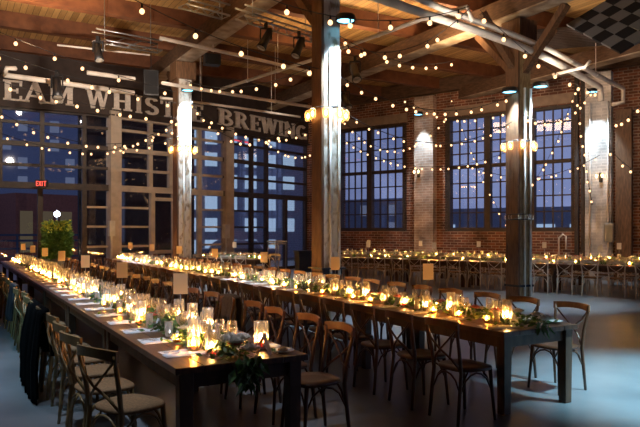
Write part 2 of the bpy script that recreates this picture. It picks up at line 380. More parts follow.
def downlight(loc, rz, label, tgt, e=COL_SPOT, size=60):
    t = empty('downlight', loc, rz); tag(t, label, 'lamp', 'cool white downlights')
    MB().lathe([(.06, .10), (.17, .08), (.19, 0), (.185, -.03), (.17, -.03), (.16, .03)], 16).box((0, .12, .07), (.04, .2, .04)).build('housing', 'black', t)
    MB().lathe([(.001, -.012), (.155, -.012)], 16).build('lens', 'cool_lens', t)
    l = light('downlight_beam', 'SPOT', Vector(loc)+Vector((0, 0, -.06)), e, COOL, spot_size=math.radians(size), spot_blend=.6, shadow_soft_size=.08); aim(l, tgt)
for n, off, z, lab in ((1, (.0, -.42), 5.75, 'cool white downlight near top of far left column'), (2, (.12, -.46), 5.5, 'cool white downlight near top of thick middle column'),
                       (3, (.30, -.38), 5.05, 'cool downlight on right side of right timber column'), (3, (-.42, -.1), 4.9, 'cool downlight on left side of right timber column')):
    P, w = COLS[n]; q = P+V*off[0]+U*off[1]; q.z = z
    downlight(q, ANG, lab, P+V*off[0]*.3+U*(-.2)+Vector((0, 0, z-3.6)), COL_SPOT*(.35 if n == 3 else (.8 if n == 1 else .7)))
# black drink ledge on the middle column, collars on the right column
P, w = COLS[2]
tag(MB().box((0, 0, .96), (w+.16, w+.16, .03)).box((0, 0, .90), (w+.06, w+.06, .09)).build('drink_ledge', 'black', loc=P, rz=ANG), 'thin black ledge wrapped around the thick middle column', 'ledge')
P, w = COLS[3]
tag(MB().box((0, 0, .36), (w+.10, w+.10, .05)).build('column_collar', 'black', loc=P, rz=ANG), 'black iron collar low on the right timber column', 'collar')
t = empty('candle_ring', (P.x, P.y, 1.92), ANG); tag(t, 'unlit black iron ring with small cups on right timber column', 'candle holder')
b = MB().tube([(.30*math.cos(a*PI/8), .30*math.sin(a*PI/8), 0) for a in range(16)], .016, 6, closed=True)
b.tube([(.30*math.cos(a*PI/8), .30*math.sin(a*PI/8), .12) for a in range(16)], .010, 6, closed=True); b.build('ring', 'black', t)
for a in range(8): MB().lathe([(.02, 0), (.035, .02), (.035, .1)], 8, (.30*math.cos(a*PI/4), .30*math.sin(a*PI/4), 0)).build('cup', 'glass', t)

# --- brick wall (local x = s, y = n)
BN = 22.8; RZW = math.atan2(-.6, .8)
def s_at(px, n=BN):
    t = (px-320)/640; D = n/(.6*t+.8); return .8*t*D-.6*D
def z_at(px, py, n=BN):
    t = (px-320)/640; D = n/(.6*t+.8); return EYE+(HOR-py)/640*D
SL = s_at(310); SR = 8.0
wins = [(s_at(339), s_at(404.5), [s_at(369)]), (s_at(447.5), s_at(574), [s_at(487), s_at(531)])]
ZS, ZT = 1.62, 6.02
br = MB()
def wallbox(m, s0, s1, z0, z1, n0=BN, n1=BN+.5): return m.box(((s0+s1)/2, (n0+n1)/2, (z0+z1)/2), (s1-s0, n1-n0, z1-z0))
xs = [SL, wins[0][0], wins[0][1], wins[1][0], wins[1][1], SR]
wallbox(br, SL, SR, 0, ZS); wallbox(br, SL, SR, ZT, 7.6)
wallbox(br, xs[0], xs[1], ZS, ZT); wallbox(br, xs[2], xs[3], ZS, ZT); wallbox(br, xs[4], xs[5], ZS, ZT)
struct(br.build('wall_right', 'brick', rz=RZW))
# lintel bands and upper dark timber
lt = MB(); 
for a, b, _ in wins: wallbox(lt, a-.15, b+.15, ZT+.02, ZT+.36, BN-.06, BN)
struct(lt.build('trim_40', 'lintel', rz=RZW))
struct(wallbox(MB(), SL, SR, 7.0, 7.5, BN-.3, BN).build('trim_41', 'beam', rz=RZW))
def sashes(name, bounds):
    o = None
    fr = MB(); pn = MB(); mt = MB()
    a, b = bounds[0], bounds[-1]; y = BN+.12
    fr.box(((a+b)/2, y, ZS+.07), (b-a, .22, .14)).box(((a+b)/2, y, ZT-.06), (b-a, .22, .12))
    for x in bounds: fr.box((x, y, (ZS+ZT)/2), (.24 if x not in (a, b) else .2, .24, ZT-ZS))
    zm = 4.08
    for x0, x1 in zip(bounds[:-1], bounds[1:]):
        x0 += .12; x1 -= .12
        fr.box(((x0+x1)/2, y, zm), (x1-x0, .14, .13))
        for k in range(1, 4): x = x0+(x1-x0)*k/4; mt.box((x, y, (ZS+ZT)/2), (.045, .06, ZT-ZS-.1))
        for z0, z1, r in ((ZS+.14, zm-.06, 4), (zm+.06, ZT-.12, 4)):
            for k in range(1, r): mt.box(((x0+x1)/2, y, z0+(z1-z0)*k/r), (x1-x0, .06, .045))
    o = struct(fr.build(name, 'frame_dark', rz=RZW))
    mt.build('muntins', 'frame_dark', o)
    pn.box(((a+b)/2, y+.03, (ZS+ZT)/2), (b-a, .008, ZT-ZS)).build('pane', 'pane', o)
for i, (a, b, m) in enumerate(wins): sashes('window_%d' % (i+1), [a]+m+[b])
# pilasters with bracket lights
for px0, px1, m_, k in ((414, 433, 'brick_lit', 1), (585, 611, 'brick_white', 2)):
    a, b = s_at(px0, BN-.3), s_at(px1, BN-.3)
    struct(wallbox(MB(), a, b, 0, 6.9, BN-.3, BN).build('trim_%d' % (41+k), m_, rz=RZW))
    c = (a+b)/2
    downlight(sn(c, BN-(.72 if k == 1 else .95), 6.15), RZW, ['', 'cool white downlight above the brick pilaster between the windows', 'cool white downlight above the bright pilaster at far right'][k], sn(c, BN-.3, 3.9 if k == 1 else 2.6), 480 if k == 1 else 520, 50 if k == 1 else 60)
# flood on the right pilaster's full height handled by second downlight
# sconces on pilasters
def sconce(loc, lab):
    t = empty('wall_sconce', loc, RZW); tag(t, lab, 'lamp', 'warm wall sconces')
    MB().box((0, .10, -.05), (.12, .04, .3)).tube([(0, .1, .05), (0, -.02, .12), (0, -.1, .05)], .012).build('bracket', 'black', t)
    for x in (-.09, .09):
        MB().lathe([(.001, -.09), (.045, -.06), (.05, .02), (.03, .08)], 8, (x, -.1, 0)).build('shade', 'glass', t)
        MB().lathe([(.001, -.05), (.03, -.02), (.03, .02), (.001, .05)], 6, (x, -.1, 0)).build('bulb', 'jar_light', t)
sconce(sn(s_at(419, BN-.3), BN-.42, 3.95), 'glowing warm sconce on the brick pilaster between the windows')
sconce(sn(s_at(601, BN-.3), BN-.42, 3.45), 'glowing warm sconce on the bright pilaster at far right')
sconce(sn(s_at(314), BN-.15, 3.95), 'glowing warm sconce on the brick corner left of the middle column')
# conduit runs, box and steel panel right of pilaster
cdt = MB(); n_ = BN-.36
for px in (590, 608): cdt.tube([sn(s_at(px, n_), n_, .9), sn(s_at(px, n_), n_, 5.9)], .03, 6)
cdt.tube([sn(s_at(566, n_+.3), n_+.3, 1.0), sn(s_at(566, n_+.3), n_+.3, 1.45), sn(s_at(563, n_+.3), n_+.3, 1.52), sn(s_at(559, n_+.3), n_+.3, 1.4), sn(s_at(559, n_+.3), n_+.3, .8)], .03, 6)
tag(cdt.build('wall_conduit', 'pipe_white'), 'pale metal conduits running down bright pilaster at far right', 'pipe')
tag(MB().box((0, 0, 0), (.30, .14, .62)).box((0, -.08, 0), (.25, .02, .56)).build('electrical_box', 'grey_metal', loc=sn(s_at(609, BN-.45), BN-.45, 1.58), rz=RZW, bevel=.01), 'grey electrical box low on the bright right pilaster', 'electrical box')
b = MB(); wallbox(b, s_at(617), s_at(633), 0, 5.6, BN-.25, BN); struct(b.build('trim_44', 'post_wood', rz=RZW))
b = MB()
for px in (575.5, 582): wallbox(b, s_at(px), s_at(px)+.12, 0, 6.9, BN-.14, BN)
struct(b.build('trim_45', 'frame_dark', rz=RZW))

# --- glazed wall of three straight runs (bays of the roundhouse)
P3 = Vector((-.44, 28.8, 0)); P2 = Vector((-3.74, 24.4, 0)); P1 = Vector((-6.87, 21.27, 0)); P0 = P1-Vector((.866, .5, 0))*7
def on_run(A, B, px):
    t = (px-320)/640; d = (B-A); # A.x+d.x*s = t*(A.y+d.y*s)
    s = (t*A.y-A.x)/(d.x-t*d.y); return s*d.length
ROWS = [5.02, 4.36, 3.70]; LOW = [2.42, 1.78, 1.12]
def glazed(k, A, B, verts, lowverts, m_, pier, lowrows=True, skirt=.12):
    L = (B-A).length; rz = math.atan2(B.y-A.y, B.x-A.x)
    f = MB(); H = 5.45
    f.box((L/2, 0, 3.06), (L, .2, .2)).box((L/2, 0, H), (L, .2, .14)).box((L/2, 0, skirt/2), (L, .14, skirt))
    for px in verts: f.box((on_run(A, B, px), 0, 4.25), (.13, .16, 2.5))
    for z in ROWS: f.box((L/2, 0, z), (L, .10, .09 if z != 4.36 else .15))
    for px in lowverts: f.box((on_run(A, B, px), 0, 1.53), (.15, .16, 3.06))
    o = struct(f.build('window_%d' % (k+2), m_, loc=A, rz=rz))
    MB().box((L/2, .03, 2.7), (L-.02, .008, 5.4)).build('pane', 'pane', o)
    p = MB()
    for px, w_ in pier: p.box((on_run(A, B, px), -.04, 2.8), (w_, .34, 5.6))
    if pier: p.build('pier', 'frame_beige', o)
    return o, L, rz
o1, L1, R1 = glazed(1, P0, P1, (42, 84, 0, -40), (84, 40), 'frame_dark', ())
o2, L2, R2 = glazed(2, P1, P2, (150, 170, 199), (152, 199, 174), 'frame_beige', ((113.3, .38), (227, .36)))
o3, L3, R3 = glazed(3, P2, P3, (251, 266, 306), (251, 266, 285, 305), 'frame_dark', ((226.5, .36),))
def lowbars(o, A, B, p0, p1, zs, m_, th=.07):
    b = MB(); a, c = on_run(A, B, p0), on_run(A, B, p1)
    for z in zs: b.box(((a+c)/2, 0, z), (abs(c-a), .09, th))
    b.build('muntin', m_, o)
lowbars(o1, P0, P1, 84, 113, LOW, 'frame_beige'); lowbars(o2, P1, P2, 115, 148, LOW, 'frame_beige'); lowbars(o2, P1, P2, 199, 224, LOW+[.6], 'frame_beige')
lowbars(o2, P1, P2, 150, 175, [.9, 2.75], 'frame_beige', .12); lowbars(o3, P2, P3, 232, 266, LOW, 'frame_dark')
# a dark recess behind the middle bay: an enclosed vestibule outside (things seen dark through its glass)
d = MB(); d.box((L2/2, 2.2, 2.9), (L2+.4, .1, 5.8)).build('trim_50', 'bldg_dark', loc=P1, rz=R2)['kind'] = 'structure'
# fascia + upper wall over the glazing
for k, (A, B) in enumerate(((P0, P1), (P1, P2), (P2, P3))):
    L = (B-A).length; rz = math.atan2(B.y-A.y, B.x-A.x); f = MB()
    f.box((L/2, 0, 6.55), (L+.1, .3, 2.1)); f.box((L/2, -.2, 6.45), (L, .1, .06)).box((L/2, -.2, 5.46), (L, .1, .05))
    struct(f.build('wall_left' if k == 0 else ('wall_back' if k == 1 else 'wall_corner'), 'fascia', loc=A, rz=rz))
# return wall strip joining glass to brick
b = MB(); L = (P3-P2).length; a = on_run(P2, P3, 306)
b.box(((a+L)/2, -.1, 3.8), (abs(L-a)+.05, .5, 7.6)); struct(b.build('wall_return', 'brick', loc=P2, rz=R3))
# off-camera shell so the room is closed
struct(MB().box((-13.5, 6, 3.8), (.3, 26, 7.6)).build('wall_west', 'bldg_dark'))
struct(MB().box((0, -7, 3.8), (46, .3, 7.6)).build('wall_behind', 'bldg_dark'))

# --- sign letters
def letter(ch):
    m = MB(); T = .24; t = .09
    def st(x0, y0, x1, y1, w_=T): m.bar((x0, 0, y0), (x1, 0, y1), .07, w_, up=(-(y1-y0), 0, (x1-x0)) if abs(x1-x0) < 1e-6 or abs(y1-y0) > 1e-6 else (0, 0, 1))
    def sf(x, y, w_=.34): m.box((x, 0, y), (w_, .07, t))
    def arc(cx, cy, rx, ry, a0, a1, w_=.18, n=10):
        vs = []; fs = []
        for i in range(n+1):
            a = math.radians(a0+(a1-a0)*i/n); ca, sa = math.cos(a), math.sin(a)
            for r in (0, w_):
                for y in (-.035, .035): vs.append((cx+(rx-r)*ca, y, cy+(ry-r*.7)*sa))
        for i in range(n):
            o = i*4; fs += [(o, o+4, o+6, o+2), (o+1, o+3, o+7, o+5), (o, o+1, o+5, o+4), (o+2, o+6, o+7, o+3)]
        fs += [(0, 2, 3, 1), (n*4, n*4+1, n*4+3, n*4+2)]; m.add(vs, fs)
    if ch == 'I': st(.2, 0, .2, 1); sf(.2, .045, .4); sf(.2, .955, .4); return m, .4
    if ch == 'E':
        st(.2, 0, .2, 1); sf(.38, .045, .72); sf(.38, .955, .72); sf(.38, .5, .4); m.box((.68, 0, .13), (.1, .07, .26)).box((.68, 0, .87), (.1, .07, .26)).box((.55, 0, .5), (.08, .07, .24)); return m, .75
    if ch == 'L':
        st(.2, 0, .2, 1); sf(.38, .045, .72); sf(.2, .955, .4); m.box((.68, 0, .15), (.1, .07, .3)); return m, .72
    if ch == 'T':
        st(.42, 0, .42, 1); sf(.42, .045, .4); sf(.42, .955, .84); m.box((.05, 0, .86), (.1, .07, .28)).box((.79, 0, .86), (.1, .07, .28)); return m, .84
    if ch == 'H':
        st(.2, 0, .2, 1); st(.72, 0, .72, 1); sf(.46, .5, .4)
        for x in (.2, .72): sf(x, .045, .4); sf(x, .955, .4)
        return m, .94
    if ch == 'A':
        st(.12, 0, .46, 1, .13); st(.80, 0, .46, 1, .24); sf(.46, .32, .4); sf(.1, .045, .34); sf(.82, .045, .38); return m, .98
    if ch == 'M':
        st(.14, 0, .14, 1, .14); st(.92, 0, .92, 1, .24); st(.2, 1, .52, .1, .22); st(.84, 1, .52, .1, .12)
        sf(.14, .045, .32); sf(.92, .045, .38); sf(.14, .955, .3); sf(.92, .955, .3); return m, 1.1
    if ch == 'W':
        st(.1, 1, .34, 0, .22); st(.58, 1, .34, 0, .12); st(.58, 1, .84, 0, .22); st(1.08, 1, .84, 0, .12)
        sf(.1, .955, .32); sf(.58, .955, .3); sf(1.08, .955, .28); return m, 1.2
    if ch == 'N':
        st(.15, 0, .15, 1, .13); st(.82, 0, .82, 1, .13); st(.15, 1, .80, 0, .24); sf(.15, .045, .3); sf(.15, .955, .3); sf(.82, .955, .3); return m, .98
    if ch == 'B':
        st(.2, 0, .2, 1); sf(.2, .045, .4); sf(.2, .955, .4); arc(.36, .74, .36, .26, -90, 90); arc(.38, .26, .42, .28, -90, 90); return m, .82
    if ch == 'R':
        st(.2, 0, .2, 1); sf(.2, .045, .4); sf(.2, .955, .4); arc(.36, .72, .38, .28, -90, 90); st(.48, .48, .76, .03, .22); sf(.80, .045, .24); return m, .92
    if ch == 'G':
        arc(.45, .5, .45, .5, 50, 310, .22, 18); sf(.72, .42, .36); st(.76, 0.05, .76, .42, .2); return m, .94
    if ch == 'S':
        arc(.36, .73, .33, .27, 20, 270, .19, 14); arc(.36, .27, .36, .27, -160, 90, .19, 14); return m, .74
def word(name, txt, label, A, B, spans, H=.62, z0=5.63):
    rz = math.atan2(B.y-A.y, B.x-A.x)
    t = empty(name, A, rz); tag(t, label, 'sign', 'wall sign words')
    for ch, (p0, p1) in zip(txt, spans):
        m, wd = letter(ch); a, c = on_run(A, B, p0), on_run(A, B, p1)
        k = bpy.data.objects.new('letter', m.data('letter', 'sign_letter')); COL.objects.link(k); k.parent = t
        k.location = (a, -.19, z0); k.scale = ((c-a)/wd, 1, H)
word('sign_word', 'STEAM', 'pale slab-serif letters reading STEAM on the dark fascia', P0, P1, ((-34, -20), (-18, -1), (2, 22), (22, 47), (48, 73)))
word('sign_word', 'WH', 'pale slab-serif letters W and H starting WHISTLE', P0, P1, ((85.5, 108.5), (111, 131)))
word('sign_word', 'ISTLE', 'pale slab-serif letters ISTLE ending WHISTLE behind the far column', P1, P2, ((133, 139), (142, 156), (158, 172), (174, 185), (188, 200)))
word('sign_word', 'BREWING', 'pale slab-serif letters reading BREWING above the corner doors', P2, P3, ((214, 229.5), (231, 245), (246.5, 257), (258, 274), (275.5, 279.5), (281, 292), (293, 304)))

# ================================================================== OUTSIDE
def bldg(name, label, c, d, rz, m_, wins_, wm, step=1.6, zstep=1.5):
    t = empty(name, c, rz); tag(t, label, 'building')
    MB().box((0, 0, d[2]/2), d).build('wall', m_, t)
    nx = int(d[0]/step); nz_ = int(d[2]/zstep)
    me = MB().box((0, 0, 0), (step*.6, .08, zstep*.62)).data('window', wm)
    cnt = 0
    for i in range(nx):
        for j in range(nz_):
            if rnd.random() < wins_ and cnt < 90:
                k = bpy.data.objects.new('window', me); COL.objects.link(k); k.parent = t
                k.location = (-d[0]/2+step*(i+.5), -d[1]/2-.02, zstep*(j+.55)); cnt += 1
    return t
bldg('office_building', 'pale office building with lit windows seen past the corner doors', (-6.2, 44, -.17), (10, 5, 11), math.radians(20), 'bldg_grey', .75, 'win_cool', 1.3, 1.4)
bldg('brick_building', 'low brick building with lit windows outside the left glazing', (-13.6, 33.5, -.17), (6, 3, 3.6), math.radians(50), 'bldg_brick', 1, 'win_warm', 1.0, 3.2)
bldg('pavilion', 'dark pavilion outside the glazing at far left', (-20.2, 32, -.17), (6, 3, 3.9), math.radians(15), 'bldg_dark', .5, 'win_dim', 1.2, 1.3)
bldg('tower_block', 'tall hazy tower outside the left glazing', (-26, 66, -.17), (12, 8, 16), math.radians(20), 'bldg_grey', .35, 'win_dim', 1.4, 1.8)
bldg('warehouse', 'long low building with bright band outside triple window', (19, 44, -.17), (22, 6, 3.4), RZW, 'bldg_grey', .5, 'win_cool', 2.4, 2.6)
bldg('apartment_block', 'grey apartment block outside the left brick window', (4.5, 52, -.17), (9, 6, 4.2), RZW, 'bldg_grey', .4, 'win_dim', 1.2, 1.3)
# patio railing, and a lamp post added to light the shrub from behind
rl = MB(); a = Vector((-16, 27, 0)); b = Vector((-8.8, 30, 0)); d = (b-a)
for z in (.5, .85, 1.2, 1.45): rl.bar(a+Vector((0, 0, z)), b+Vector((0, 0, z)), .05, .09)
for i in range(9): q = a+d*i/8; rl.bar(q, q+Vector((0, 0, 1.5)), .07, .07)
tag(rl.build('patio_railing', 'rail_blue'), 'blue-black railing outside the left glazing', 'railing')
t = empty('shrub_backlight', pxd(57, 300, 27).xy.to_3d()); tag(t, 'lit lamp post added outside to backlight the potted shrub', 'lamp')
MB().tube([(0, 0, -.1), (0, 0, 2.25)], .04).build('pole', 'black', t); MB().lathe([(.001, 2.2), (.12, 2.28), (.12, 2.4), (.001, 2.5)], 10).build('lantern', 'street', t)
t = empty('parked_car', (-4.6, 36, -.17), math.radians(5)); tag(t, 'dark car parked outside behind the corner doors', 'car')
MB().box((0, 0, .55), (4.2, 1.7, .5)).box((-.1, 0, 1.0), (2.3, 1.5, .5), taper=1.35).build('body', 'car', t, bevel=.12)
for x in (-1.3, 1.3):
    for y in (-.85, .85): MB().tube([(x, y-.1, .33), (x, y+.1, .33)], .33, 14).build('wheel', 'black', t)
for y in (-.55, .55): MB().box((-2.1, y, .6), (.05, .25, .14)).build('headlight', 'street', t)
t = empty('neon_sign', P2+N_*0, R3); tag(t, 'red neon strip sign glowing outside top of corner doors', 'sign')
MB().tube([(on_run(P2, P3, 236), .6, 5.30), (on_run(P2, P3, 252), .6, 5.30)], .035).tube([(on_run(P2, P3, 256), .6, 5.28), (on_run(P2, P3, 263), .6, 5.28)], .035).build('tube', 'neon', t)

# ================================================================== FURNITURE
def chair_parts(fr, railm, seatm, n=6):
    P = {}
    seat = MB(); pr = []
    K = 16
    for i in range(K):
        a = 2*PI*i/K; c, s_ = math.cos(a), math.sin(a); e = .62
        x = .215*math.copysign(abs(c)**e, c); y = .205*math.copysign(abs(s_)**e, s_); x *= 1+.08*(y/.2); pr.append((x, y))
    vs = [(x*.96, y*.96, .445) for x, y in pr]+[(x, y, .457) for x, y in pr]+[(x*.97, y*.97, .475) for x, y in pr]+[(x*.5, y*.5, .470) for x, y in pr]
    fs = [(k*K+i, k*K+(i+1) % K, (k+1)*K+(i+1) % K, (k+1)*K+i) for k in range(3) for i in range(K)]+[tuple(range(K))[::-1], tuple(3*K+i for i in range(K))]
    seat.add(vs, fs, 0, True); P['seat'] = [(seat, seatm)]
    legs = []
    for sx in (-1, 1):
        legs.append((MB().tube([(sx*.19, -.235, 0), (sx*.185, -.215, .2), (sx*.18, -.19, .44), (sx*.185, -.215, .62), (sx*.20, -.25, .78), (sx*.205, -.262, .86)], .017, n, rs=[.014, .017, .018, .017, .016, .015]), fr))
        legs.append((MB().tube([(sx*.195, .185, 0), (sx*.18, .165, .25), (sx*.172, .15, .45)], .017, n, rs=[.013, .017, .019]), fr))
    P['leg'] = legs
    rail = MB(); K = 10; vs = []
    for i in range(K+1):
        f = i/K*2-1; x = f*.222; y = -.30+.045*f*f; zt = .90-.012*f*f; zb = .815+.022*(1-f*f)
        for yy, zz in ((-.011, zb), (.011, zb), (.011, zt), (-.011, zt)): vs.append((x, y+yy, zz))
    fs = [(i*4+j, i*4+(j+1) % 4, (i+1)*4+(j+1) % 4, (i+1)*4+j) for i in range(K) for j in range(4)]+[(3, 2, 1, 0), (K*4, K*4+1, K*4+2, K*4+3)]
    rail.add(vs, fs, 0, False); P['back_rail'] = [(rail, railm)]
    cb = []
    for sx in (-1, 1):
        cb.append((MB().tube([(sx*.19, -.262, .815), (sx*.11, -.283, .72), (0, -.272+sx*.008, .64), (-sx*.10, -.235, .56), (-sx*.165, -.195, .475)], .012, n, fy=.7), fr))
    P['cross_brace'] = cb
    ab = []
    def arch(a, b, h=.16):
        a = Vector(a); b = Vector(b); pts = []
        for i in range(7):
            f = i/6; q = a.lerp(b, f); q.z = .26+(.43-.26)*math.sin(PI*f)**.6; pts.append(q)
        return MB().tube(pts, .009, 5)
    c4 = [(-.18, -.2, 0), (.18, -.2, 0), (.178, .16, 0), (-.178, .16, 0)]
    for i in range(4): ab.append((arch(c4[i], c4[(i+1) % 4]), fr))
    P['arch_brace'] = ab
    return P
def make_chair(fr, railm, seatm, simple=False):
    P = chair_parts(fr, railm, seatm, 4 if simple else 6)
    if simple:
        m = MB(); mats = [fr, railm, seatm]
        for k, lst in P.items():
            for q, mm in lst: m.add(q.v, q.f, mats.index(mm), k == 'seat')
        return m.build('dining_chair', mats)
    t = empty('dining_chair')
    for k, lst in P.items():
        for q, mm in lst: q.build(k, mm, t)
    return t
CH = {}
for key, a in {'walnut': ('chair_walnut', 'chair_rail_lit', 'chair_walnut'), 'oak': ('chair_oak', 'chair_oak', 'rush'), 'pale': ('chair_pale', 'chair_pale', 'rush')}.items():
    CH[key] = Proto(lambda a=a: make_chair(*a)); CH[key+'_far'] = Proto(lambda a=a: make_chair(*a, simple=True))
def chair(kind, loc, rz, label, group):
    far = Vector(loc).length > 10.5
    CH[kind+('_far' if far else '')].put(loc, rz, label, 'chair', group)

def make_table(L, Wd=1.0):   # local x across (v), y along (u), origin centre
    t = empty('farm_table'); z = .76
    tp = MB(); n = 5
    for i in range(n): tp.box((-Wd/2+Wd*(i+.5)/n, 0, z-.022), (Wd/n-.004, L-.012, .044))
    tp.build('tabletop', 'table_wood', t, bevel=.004)
    for sx in (-1, 1): MB().box((sx*(Wd/2-.07), 0, z-.10), (.03, L-.26, .11)).build('apron', 'table_leg', t)
    for sy in (-1, 1): MB().box((0, sy*(L/2-.09), z-.10), (Wd-.22, .03, .11)).build('apron', 'table_leg', t)
    for sx in (-1, 1):
        for sy in (-1, 1): MB().box((sx*(Wd/2-.09), sy*(L/2-.09), (z-.045)/2), (.10, .10, z-.045), taper=.85).build('leg', 'table_leg', t, bevel=.006)
    return t
UL = 2.4; U0 = 4.1; NU = 7
TB = Proto(lambda: make_table(UL)); TBS = Proto(lambda: make_table(2.4, .9))
TV = {1: 1.275, 2: 4.255}; TN = {1: 'left long table', 2: 'right long table'}

# greenery
def garland_mesh(L, wd, count, hang=0):
    m = MB()
    for i in range(count):
        y = rnd.uniform(-L/2, L/2); x = rnd.gauss(0, wd*.35); z = rnd.uniform(.01, .08)*(1.3-abs(x)/wd)
        d = Vector((rnd.gauss(0, 1), rnd.gauss(0, 1), rnd.uniform(-.1, .9)))
        m.leaf((x, y, max(.012, z)), (d.x, d.y, abs(d.z)*.7), rnd.uniform(.05, .10), rnd.uniform(.012, .024), 0 if rnd.random() < .62 else 1)
    for i in range(hang):
        f = rnd.random(); x = rnd.gauss(0, .05)-.0; y = -L/2-.02-rnd.uniform(.01, .09); z = .05-f*(.20 if hang > 80 else .05)
        m.leaf((x*(1-.5*f), y, z), (rnd.gauss(0, .5), -rnd.uniform(.0, .5), -.7), rnd.uniform(.06, .12), rnd.uniform(.014, .03), 0 if rnd.random() < .7 else 1)
    for k in range(3): # stems
        pts = [(.03*math.sin(y*5+k*2), y, .015+.01*k) for y in [(-L/2+L*i/12) for i in range(13)]]; m.tube(pts, .004, 4, 0)
    return m
def flower(parent, p, s_=1, m_='petal'):
    f = MB()
    for ring, (r, n, h, tilt) in enumerate(((.010, 4, .030, .2), (.018, 6, .026, .45), (.028, 7, .018, .9))):
        for i in range(n):
            a = 2*PI*(i+.4*ring)/n; c, s2 = math.cos(a), math.sin(a); w_ = r*.9
            base = Vector((c*r*.3, s2*r*.3, 0)); tip = Vector((c*r*(1+tilt*.3), s2*r*(1+tilt*.3), h)); sd = Vector((-s2, c, 0))*w_
            mid = base.lerp(tip, .6)+Vector((c, s2, 0))*r*.35
            f.add([base*s_, (mid+sd)*s_, tip*s_, (mid-sd)*s_], [(0, 1, 2, 3)], 0, True)
    return f.build('flower', m_, parent, loc=p)
def make_garland(count=520, hang=0, nfl=9):
    t = empty('greenery_garland'); garland_mesh(UL-.1, .3, count, hang).build('foliage', ['leaf', 'leaf_pale'], t)
    for i in range(nfl): flower(t, (rnd.uniform(-.12, .12), rnd.uniform(-1.1, 1.1), rnd.uniform(.075, .11)), 1.45, 'petal' if i % 4 else 'petal_pink')
    if hang: flower(t, (.03, -1.20, .07), 1.9)
    if hang > 50:
        for q in ((-.02, -1.05, .1), (.05, -1.0, .11), (-.06, -.97, .1), (.0, -.9, .11)): flower(t, q, 1.8)
    return t
GAR = Proto(lambda: make_garland())
# candle things
flame_prof = [(.001, 0), (.009, .008), (.011, .018), (.006, .034), (.001, .046)]
def make_hurricane(h=.20, r=.048, ch=.06, gm='glass'):
    t = empty('hurricane_candle')
    MB().lathe([(.001, .004), (r*.96, .004), (r, .012), (r, h), (r-.003, h), (r-.003, .016)], 14).build('glass_cylinder', gm, t)
    c = MB().lathe([(.001, .016), (r*.78, .016), (r*.78, ch-.004), (r*.7, ch), (.001, ch-.004)], 12).build('candle', 'wax', t)
    MB().lathe([(a*1.15, z*1.15+ch+.004) for a, z in flame_prof], 6).build('flame', 'flame', c)
    return t
def make_votive():
    t = empty('votive_candle')
    MB().lathe([(.001, .003), (.030, .003), (.036, .07), (.033, .07), (.029, .012)], 12).build('glass_cup', 'glass_amber', t)
    c = MB().lathe([(.001, .010), (.026, .010), (.027, .030), (.001, .030)], 10).build('candle', 'wax', t)
    MB().lathe([(a*.9, z*.8+.032) for a, z in flame_prof], 6).build('flame', 'flame', c)
    return t
def glow_simple(name, h, r, gm):
    def mk():
        m = MB(); m.lathe([(.001, .004), (r, .006), (r, h)], 8, mi=0); m.lathe([(.001, .01), (r*.75, .01), (r*.75, .04), (.001, .04)], 6, mi=1)
        m.lathe([(a*1.1, z+.042) for a, z in flame_prof], 5, mi=2); return m.build(name, [gm, 'wax', 'flame'])
    return mk
HUR = Proto(make_hurricane); VOT = Proto(make_votive)
HUR_F = Proto(glow_simple('hurricane_candle', .20, .048, 'glass')); VOT_F = Proto(glow_simple('votive_candle', .07, .034, 'glass_amber'))
def wine_mesh(n=14, fill=True):
    def mk():
        t = empty('wine_glass')
        MB().lathe([(.001, .002), (.034, .002), (.034, .005), (.006, .010), (.004, .02), (.004, .085), (.010, .094), (.030, .112), (.040, .140), (.040, .165), (.033, .205)], n).build('bowl', 'glass', t)
        if fill: MB().lathe([(.001, .096), (.009, .0965), (.028, .113), (.037, .140), (.038, .150), (.001, .150)], n).build('water', 'water', t)
        return t
    return mk
WG = Proto(wine_mesh())
WGF = Proto(lambda: MB().lathe([(.001, .002), (.034, .003), (.004, .012), (.004, .085), (.030, .112), (.040, .145), (.034, .2)], 8).build('wine_glass', 'glass'))
TM = Proto(lambda: MB().lathe([(.001, .004), (.030, .004), (.036, .13), (.034, .13), (.029, .012), (.001, .012)], 12).build('water_tumbler', 'glass'))
TMF = Proto(lambda: MB().lathe([(.001, .004), (.030, .004), (.036, .13)], 8).build('water_tumbler', 'glass'))
def make_napkin():
    m = MB()   # long folded napkin, x outward from edge
    K = 8; vs = []
    for i in range(K+1):
        x = -.15+.30*i/K; h = .012+.006*math.sin(i*1.7)
        for y, z in ((-.055, .002), (-.052, h*.8), (-.01, h), (.0, h*.82), (.045, h+.002), (.055, .002)): vs.append((x, y+.003*math.sin(i*2.1), z))
    fs = [(i*6+j, i*6+j+1, (i+1)*6+j+1, (i+1)*6+j) for i in range(K) for j in range(5)]+[tuple(range(6))[::-1], tuple(K*6+j for j in range(6))]
    m.add(vs, fs, 0, True); return m.build('folded_napkin', 'napkin')
NAP = Proto(make_napkin)
MENU = Proto(lambda: MB().box((0, 0, .0015), (.22, .10, .002)).box((-.02, -.02, .003), (.14, .006, .0008), mi=1).box((-.02, 0, .003), (.12, .005, .0008), mi=1).box((-.02, .02, .003), (.14, .005, .0008), mi=1).build('menu_card', ['card', 'black_matte']))
def tent(w_, h, m_):
    m = MB(); d = h*.35
    for s_ in (-1, 1): m.add([(-w_/2, s_*d, 0), (w_/2, s_*d, 0), (w_/2, 0, h), (-w_/2, 0, h), (-w_/2, s_*d+.001*s_+.001, 0), (w_/2, s_*d+.001*s_+.001, 0), (w_/2, 0.001, h+.001), (-w_/2, 0.001, h+.001)], [(0, 1, 2, 3), (7, 6, 5, 4)])
    return m.build('name_card', m_)
NC = Proto(lambda: tent(.065, .11, 'napkin'))
